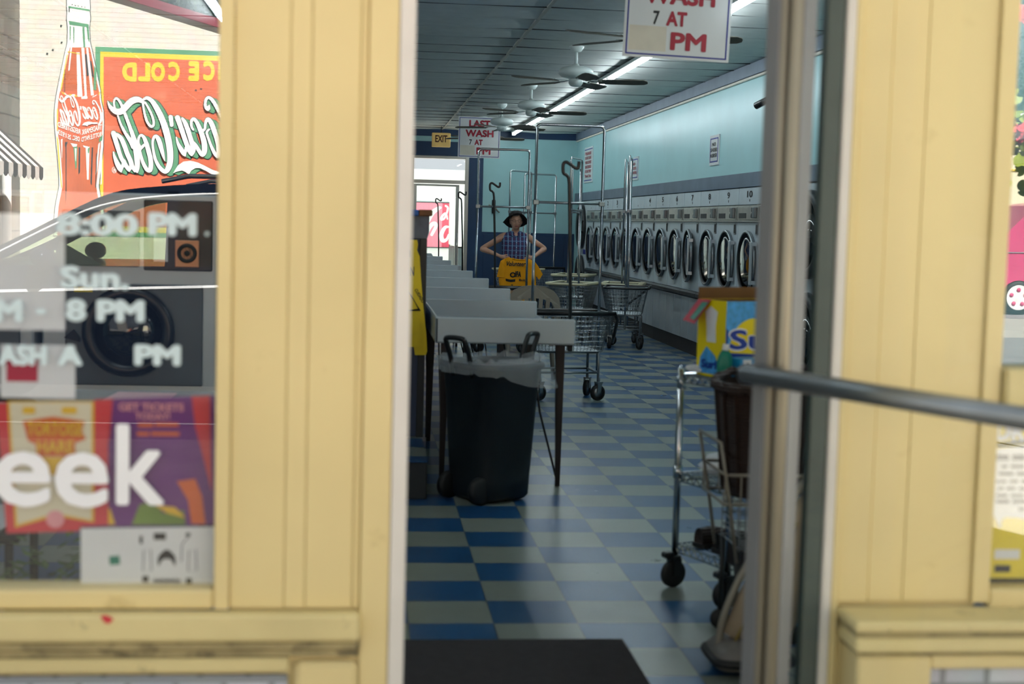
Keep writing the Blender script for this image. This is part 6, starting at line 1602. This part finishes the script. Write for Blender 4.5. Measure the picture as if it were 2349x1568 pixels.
build('front_side_window', m, 'glass_car', t)
m = MB()
for yy in (SY-0.14, SY-SW_+0.16):
    m.prism([(-1.37, yy, 1.04), (-0.45, yy, 1.06), (-0.40, yy, 1.60), (-1.37, yy, 1.59)], (0, -0.006, 0)); m.prism([(-0.30, yy, 1.06), (0.85, yy, 1.07), (0.95, yy, 1.56), (-0.30, yy, 1.60)], (0, -0.006, 0))
build('rear_side_window', m, 'darkglass', t)
m = MB(); m.prism([(-2.92, SY-0.18, 1.04), (-1.86, SY-0.18, 1.565), (-1.86, SY-SW_+0.18, 1.565), (-2.92, SY-SW_+0.18, 1.04)], (-0.004, 0, 0.006)); build('windscreen', m, 'glass_car', t)
m = MB(); m.box(-2.75, -2.25, SY-0.2, SY-SW_+0.2, 0.9, 1.06, 0.03); build('dashboard', m, 'carint', t)
for yy in (SY-0.52, SY-1.32):
    m = MB(); m.prism([(-1.50, yy-0.24, 0.7), (-1.30, yy-0.24, 0.7), (-1.16, yy-0.24, 1.30), (-1.30, yy-0.24, 1.32)], (0, 0.48, 0)); m.box(-1.32, -1.2, yy-0.13, yy+0.13, 1.33, 1.50, 0.04); build('seat', m, 'carint', t)
m = MB(); m.prism([(-2.30, SY-0.155, 1.03), (-1.92, SY-0.155, 1.03), (-2.08, SY-0.155, 1.12), (-2.24, SY-0.155, 1.21)], (0, -0.03, 0)); build('window_corner', m, 'carint', t)
for yy, s in ((SY, 1), (SY-SW_, -1)):
    m = MB(); m.sphere((-2.30, yy+s*0.12, 1.10), (0.09, 0.13, 0.075), 16, 10); build('mirror', m, 'carpaint', t)
    m = MB(); m.tube([(-1.5, yy-s*0.16, 1.67), (-1.3, yy-s*0.16, 1.715), (0.3, yy-s*0.16, 1.72), (1.0, yy-s*0.16, 1.655)], 0.018, 8); build('roof_rail', m, 'chrome', t)
    m = MB(); m.prism([(-2.75, yy, 0.825), (1.4, yy, 1.005), (1.4, yy, 1.020), (-2.75, yy, 0.845)], (0, s*0.012, 0)); build('door_glint', m, 'glintstrip', t)  # bright line painted in for the highlight on the door crease
    m = MB(); m.tube(smoothpts([(-2.80, yy-s*0.125, 1.05), (-2.165, yy-s*0.118, 1.385), (-1.86, yy-s*0.118, 1.50), (-1.54, yy-s*0.118, 1.555), (-1.07, yy-s*0.118, 1.59), (-0.3, yy-s*0.118, 1.60), (0.5, yy-s*0.118, 1.575), (0.95, yy-s*0.118, 1.56)], 4), 0.008, 6); build('window_trim', m, 'glintstrip', t)
    for cx_ in (-3.0, 1.0):
        MX = Matrix.Rotation(PI/2, 4, 'X')
        m = MB(); m.lathe([(0.22, -0.11), (0.34, -0.11), (0.36, -0.08), (0.36, 0.08), (0.34, 0.11), (0.22, 0.11)], (cx_, yy-s*0.13, 0.20), 32, MX, caps=False); w_ = build('wheel', m, 'black', t)
        m = MB(); m.lathe([(0, -0.05), (0.22, -0.08), (0.22, 0.08), (0, 0.05)], (cx_, yy-s*0.13, 0.20), 20, MX); build('rim', m, 'dullsteel', w_)
# red van across the lot, seen mirrored in the right window
VY = 2*YG-28.0
Mt['vanred'] = mat('rose_red_paint', '#dc5080', 0.25, 0.1, var=0.06)
t = thing('parked_van', 'rose red van with a silver wheel, mirrored in the right shop window', 'van', (14.5, VY-0.9, gz))
vp = [(12.05, 0.12), (12.0, 0.85), (12.15, 1.18), (12.75, 1.30), (13.5, 2.06), (14.2, 2.16), (16.6, 2.14), (16.9, 1.4), (16.95, 0.15)]+[(16.4, 0.15)]+[p for p in [(16.0+0.38*math.cos(a), 0.16+0.38*math.sin(a)) for a in [PI*k/10 for k in range(11)]] if p[1] > 0.17]+[(15.6, 0.12), (13.65, 0.12)]+[p for p in [(13.25+0.38*math.cos(a), 0.16+0.38*math.sin(a)) for a in [PI*k/10 for k in range(11)]] if p[1] > 0.17]+[(12.84, 0.12)]
m = MB(); m.prism([(x, VY, z) for x, z in vp], (0, -1.8, 0)); build('body', m, 'vanred', t)
m = MB(); m.prism([(13.75, VY, 1.32), (14.9, VY, 1.32), (14.9, VY, 1.95), (14.2, VY, 1.95)], (0, 0.01, 0)); m.prism([(15.0, VY, 1.32), (16.6, VY, 1.32), (16.5, VY, 1.95), (15.0, VY, 1.95)], (0, 0.01, 0)); build('window', m, 'darkglass', t)
m = MB(); m.tube([(12.1, VY+0.01, 1.02), (13.0, VY+0.01, 1.10), (14.5, VY+0.01, 1.12), (16.9, VY+0.01, 1.1)], 0.012, 6); build('side_moulding', m, 'chrome', t)
for cx_ in (13.25, 16.0):
    MX = Matrix.Rotation(PI/2, 4, 'X')
    m = MB(); m.lathe([(0.25, -0.1), (0.33, -0.1), (0.345, -0.06), (0.345, 0.08), (0.25, 0.09)], (cx_, VY-0.09, 0.19), 36, MX, caps=False); w_ = build('wheel', m, 'black', t)
    m = MB(); m.lathe([(0, -0.11), (0.06, -0.11), (0.10, -0.085), (0.22, -0.085), (0.255, -0.105), (0.26, -0.06)], (cx_, VY-0.09, 0.19), 36, MX); rmm = build('rim', m, 'm_white', w_)
    m = MB()
    for k in range(5):
        a = 2*PI*k/5+0.3; m.lathe([(0, -0.094), (0.045, -0.094), (0.045, -0.08)], (cx_+0.155*math.cos(a), VY-0.09, 0.19+0.155*math.sin(a)), 14, MX)
    build('rim_hole', m, 'vanred', rmm)
# pale wall behind the van
WYV = 2*YG-34.0
Mt['palewall'] = mat('pale_wall', '#efe9c8', 0.85, var=0.05, vscale=2)
t = thing('low_building', 'pale cream walled building behind the red van in the right window reflection', 'building', (16, WYV, gz))
m = MB(); m.box(8.5, 26, WYV-5, WYV, gz, 4.15); build('wall', m, 'palewall', t)
m = MB(); m.box(8.4, 26.1, WYV-5.1, WYV+0.1, 4.16, 4.42, 0.02); build('parapet', m, 'm_white', t)
m = MB(); m.box(8.5, 26, WYV, WYV+0.03, 3.02, 3.06); build('trim_line', m, 'm_yellow', t)
# flower basket on a kerb post
VB = 9.2
kb = R0(2490, 318, VB)
t = thing('hanging_basket', 'hanging basket of red geraniums mirrored at the edge of the right window', 'flower basket', (kb.x, kb.y, kb.z-0.45))
m = MB(); m.lathe([(0, -0.42), (0.2, -0.40), (0.3, -0.12), (0.29, -0.10), (0, -0.14)], kb, 24); build('basket', m, 'wicker', t)
m = MB(); zt_ = kb.z+0.95
for k in range(3): a = 2*PI*k/3; m.tube([kb+Vector((.29*math.cos(a), .29*math.sin(a), -0.11)), (kb.x, kb.y, zt_)], 0.005, 5)
build('chain', m, 'black', t)
tp = thing('street_post', 'black street post with a curved arm carrying the geranium basket', 'post', (kb.x+0.75, kb.y, -0.02))
m = MB(); m.tube([(kb.x+0.75, kb.y, -0.02), (kb.x+0.75, kb.y, zt_-0.1), (kb.x+0.65, kb.y, zt_+0.1), (kb.x+0.4, kb.y, zt_+0.16), (kb.x, kb.y, zt_)], 0.028, 10); build('shaft', m, 'black', tp)
m = MB(); m.lathe([(0.09, -0.02), (0.09, 0.04), (0.045, 0.10), (0.03, 0.12)], (kb.x+0.75, kb.y, 0), 16); build('base', m, 'black', tp)
Mt['geranium'] = mat('geranium_red', '#f0485a', 0.6, var=0.15); Mt['gleaf'] = mat('geranium_leaf', '#9aa832', 0.55, var=0.3, vscale=12)
m = MB(); q = random.Random(12)
def leafdisc(m, c, r, q):
    d = Vector((q.gauss(0, .4), q.gauss(.9, .3), q.gauss(.2, .4))).normalized(); u = d.orthogonal().normalized(); v = d.cross(u)
    P = [c+(u*math.cos(2*PI*k/11)+v*math.sin(2*PI*k/11))*r*(1 if k else .35) for k in range(11)]; m.poly(P)
for _ in range(300):
    a = q.uniform(0, 2*PI); r = abs(q.gauss(0.24, .14)); leafdisc(m, kb+Vector((r*math.cos(a)*1.15, r*math.sin(a), q.gauss(0.03, .2))), q.uniform(.035, .06), q)
for p in ((2325, 342), (2336, 352), (2346, 336), (2312, 415), (2330, 272), (2342, 268), (2318, 330)):
    leafdisc(m, R0(p[0], p[1], VB), .042, q)
build('foliage', m, 'gleaf', t)
m = MB()
for cc in (R0(2334, 300, VB), R0(2344, 296, VB), R0(2338, 30, VB), kb+Vector((0.1, 0.1, .3)), kb+Vector((-.1, .2, .1))):
    for _ in range(22):
        leafdisc(m, Vector(cc)+Vector((q.gauss(0, .045), q.gauss(0, .03), q.gauss(0, .03))), .032, q)
build('blossoms', m, 'geranium', t)

# ================================================================== BEYOND THE BACK DOOR
Mt['backwall'] = mat('white_wall_paint', '#f3f1ec', 0.85, var=0.03); Mt['coke'] = mat('billboard_washed_red', '#ea8597', 0.4, var=0.03)  # billboard red paled to pink, painting in the overexposed haze
BY = 33.0
t = thing('back_building', 'white building across the yard seen through the back door', 'building', (2, BY, -0.1))
m = MB(); m.box(-8, 12, BY, BY+0.4, -0.1, 2.25); build('wall', m, 'backwall', t)  # plain white wall, one even colour
m = MB(); m.box(-8, 12, BY-0.04, BY+0.44, 2.25, 2.6, 0.01); build('parapet', m, 'backwall', t)
a, b = atY(920, 463, BY-0.06), atY(1030, 567, BY-0.06)
t = thing('soda_sign', 'red soda billboard with white script behind the back door', 'sign', ((a.x+b.x)/2, BY-0.06, b.z))
m = MB(); m.box(a.x, b.x, BY-0.06, BY-0.001, b.z, a.z); build('panel', m, 'coke', t)
Mt['coke_strip'] = mat('billboard_unwashed_red', '#d23c58', 0.4)  # deeper red for the right edge, without the painted-in haze
m = MB(); c_ = atY(1014, 515, BY-0.06); m.box(c_.x, b.x, BY-0.062, BY-0.0601, b.z, a.z); build('unwashed_strip', m, 'coke_strip', t)
m = MB(); e = 0.018
m.box(a.x-e, b.x+e, BY-0.07, BY-0.001, a.z+0.001, a.z+e); m.box(a.x-e, b.x+e, BY-0.07, BY-0.001, b.z-e, b.z-0.001); m.box(b.x+0.001, b.x+e, BY-0.07, BY-0.001, b.z, a.z); m.box(a.x-e, a.x-0.001, BY-0.07, BY-0.001, b.z, a.z); build('frame', m, 'darkgrey', t)
m = MB()
def bk(x, y, off=0.065): p = atY(x, y, BY); return Vector((p.x, BY-off, p.z))
def brib(pts): ribbon(m, [(x, y, w_) for x, y, w_ in pts], lambda x, y: bk(x, y), 0.0, -1.0)
brib([(1026, 502, 3), (1022, 489, 4), (1014, 496, 5), (1012, 503, 5), (1020, 499, 4), (1027, 478, 4), (1022, 472, 4)])
brib([(1028, 520, 4), (1020, 522, 7), (1012, 538, 9), (1015, 551, 9), (1024, 549, 6), (1029, 538, 4)])
brib([(975, 545, 7), (984, 522, 9), (995, 512, 8), (1000, 518, 7), (990, 538, 6)])
brib([(975, 520, 8), (990, 490, 10), (1005, 478, 8), (1010, 476, 5)])
build('script_lettering', m, 'm_white', t)
t = thing('white_panel_truck', 'tall white panel beside the soda billboard beyond the back door', 'truck', (0, 29.5, -0.05))
a, b = atY(1031, 455, 31.5), atY(1062, 590, 29.5)
m = MB(); m.box(a.x, b.x+0.5, 29.5, 31.5, b.z+0.22, a.z, 0.02); build('box_body', m, 'backwall', t)
m = MB(); m.box(a.x, b.x+0.5, 29.6, 31.4, 0.35, b.z+0.2, 0.02); build('chassis', m, 'darkgrey', t)
for y in (29.9, 31.1):
    m = MB(); m.lathe([(0.0, -0.1), (0.33, -0.1), (0.36, -0.06), (0.36, 0.06), (0.33, 0.1), (0, 0.1)], (a.x+0.15, y, 0.31), 24, Matrix.Rotation(PI/2, 4, 'Y')); build('wheel', m, 'black', t)
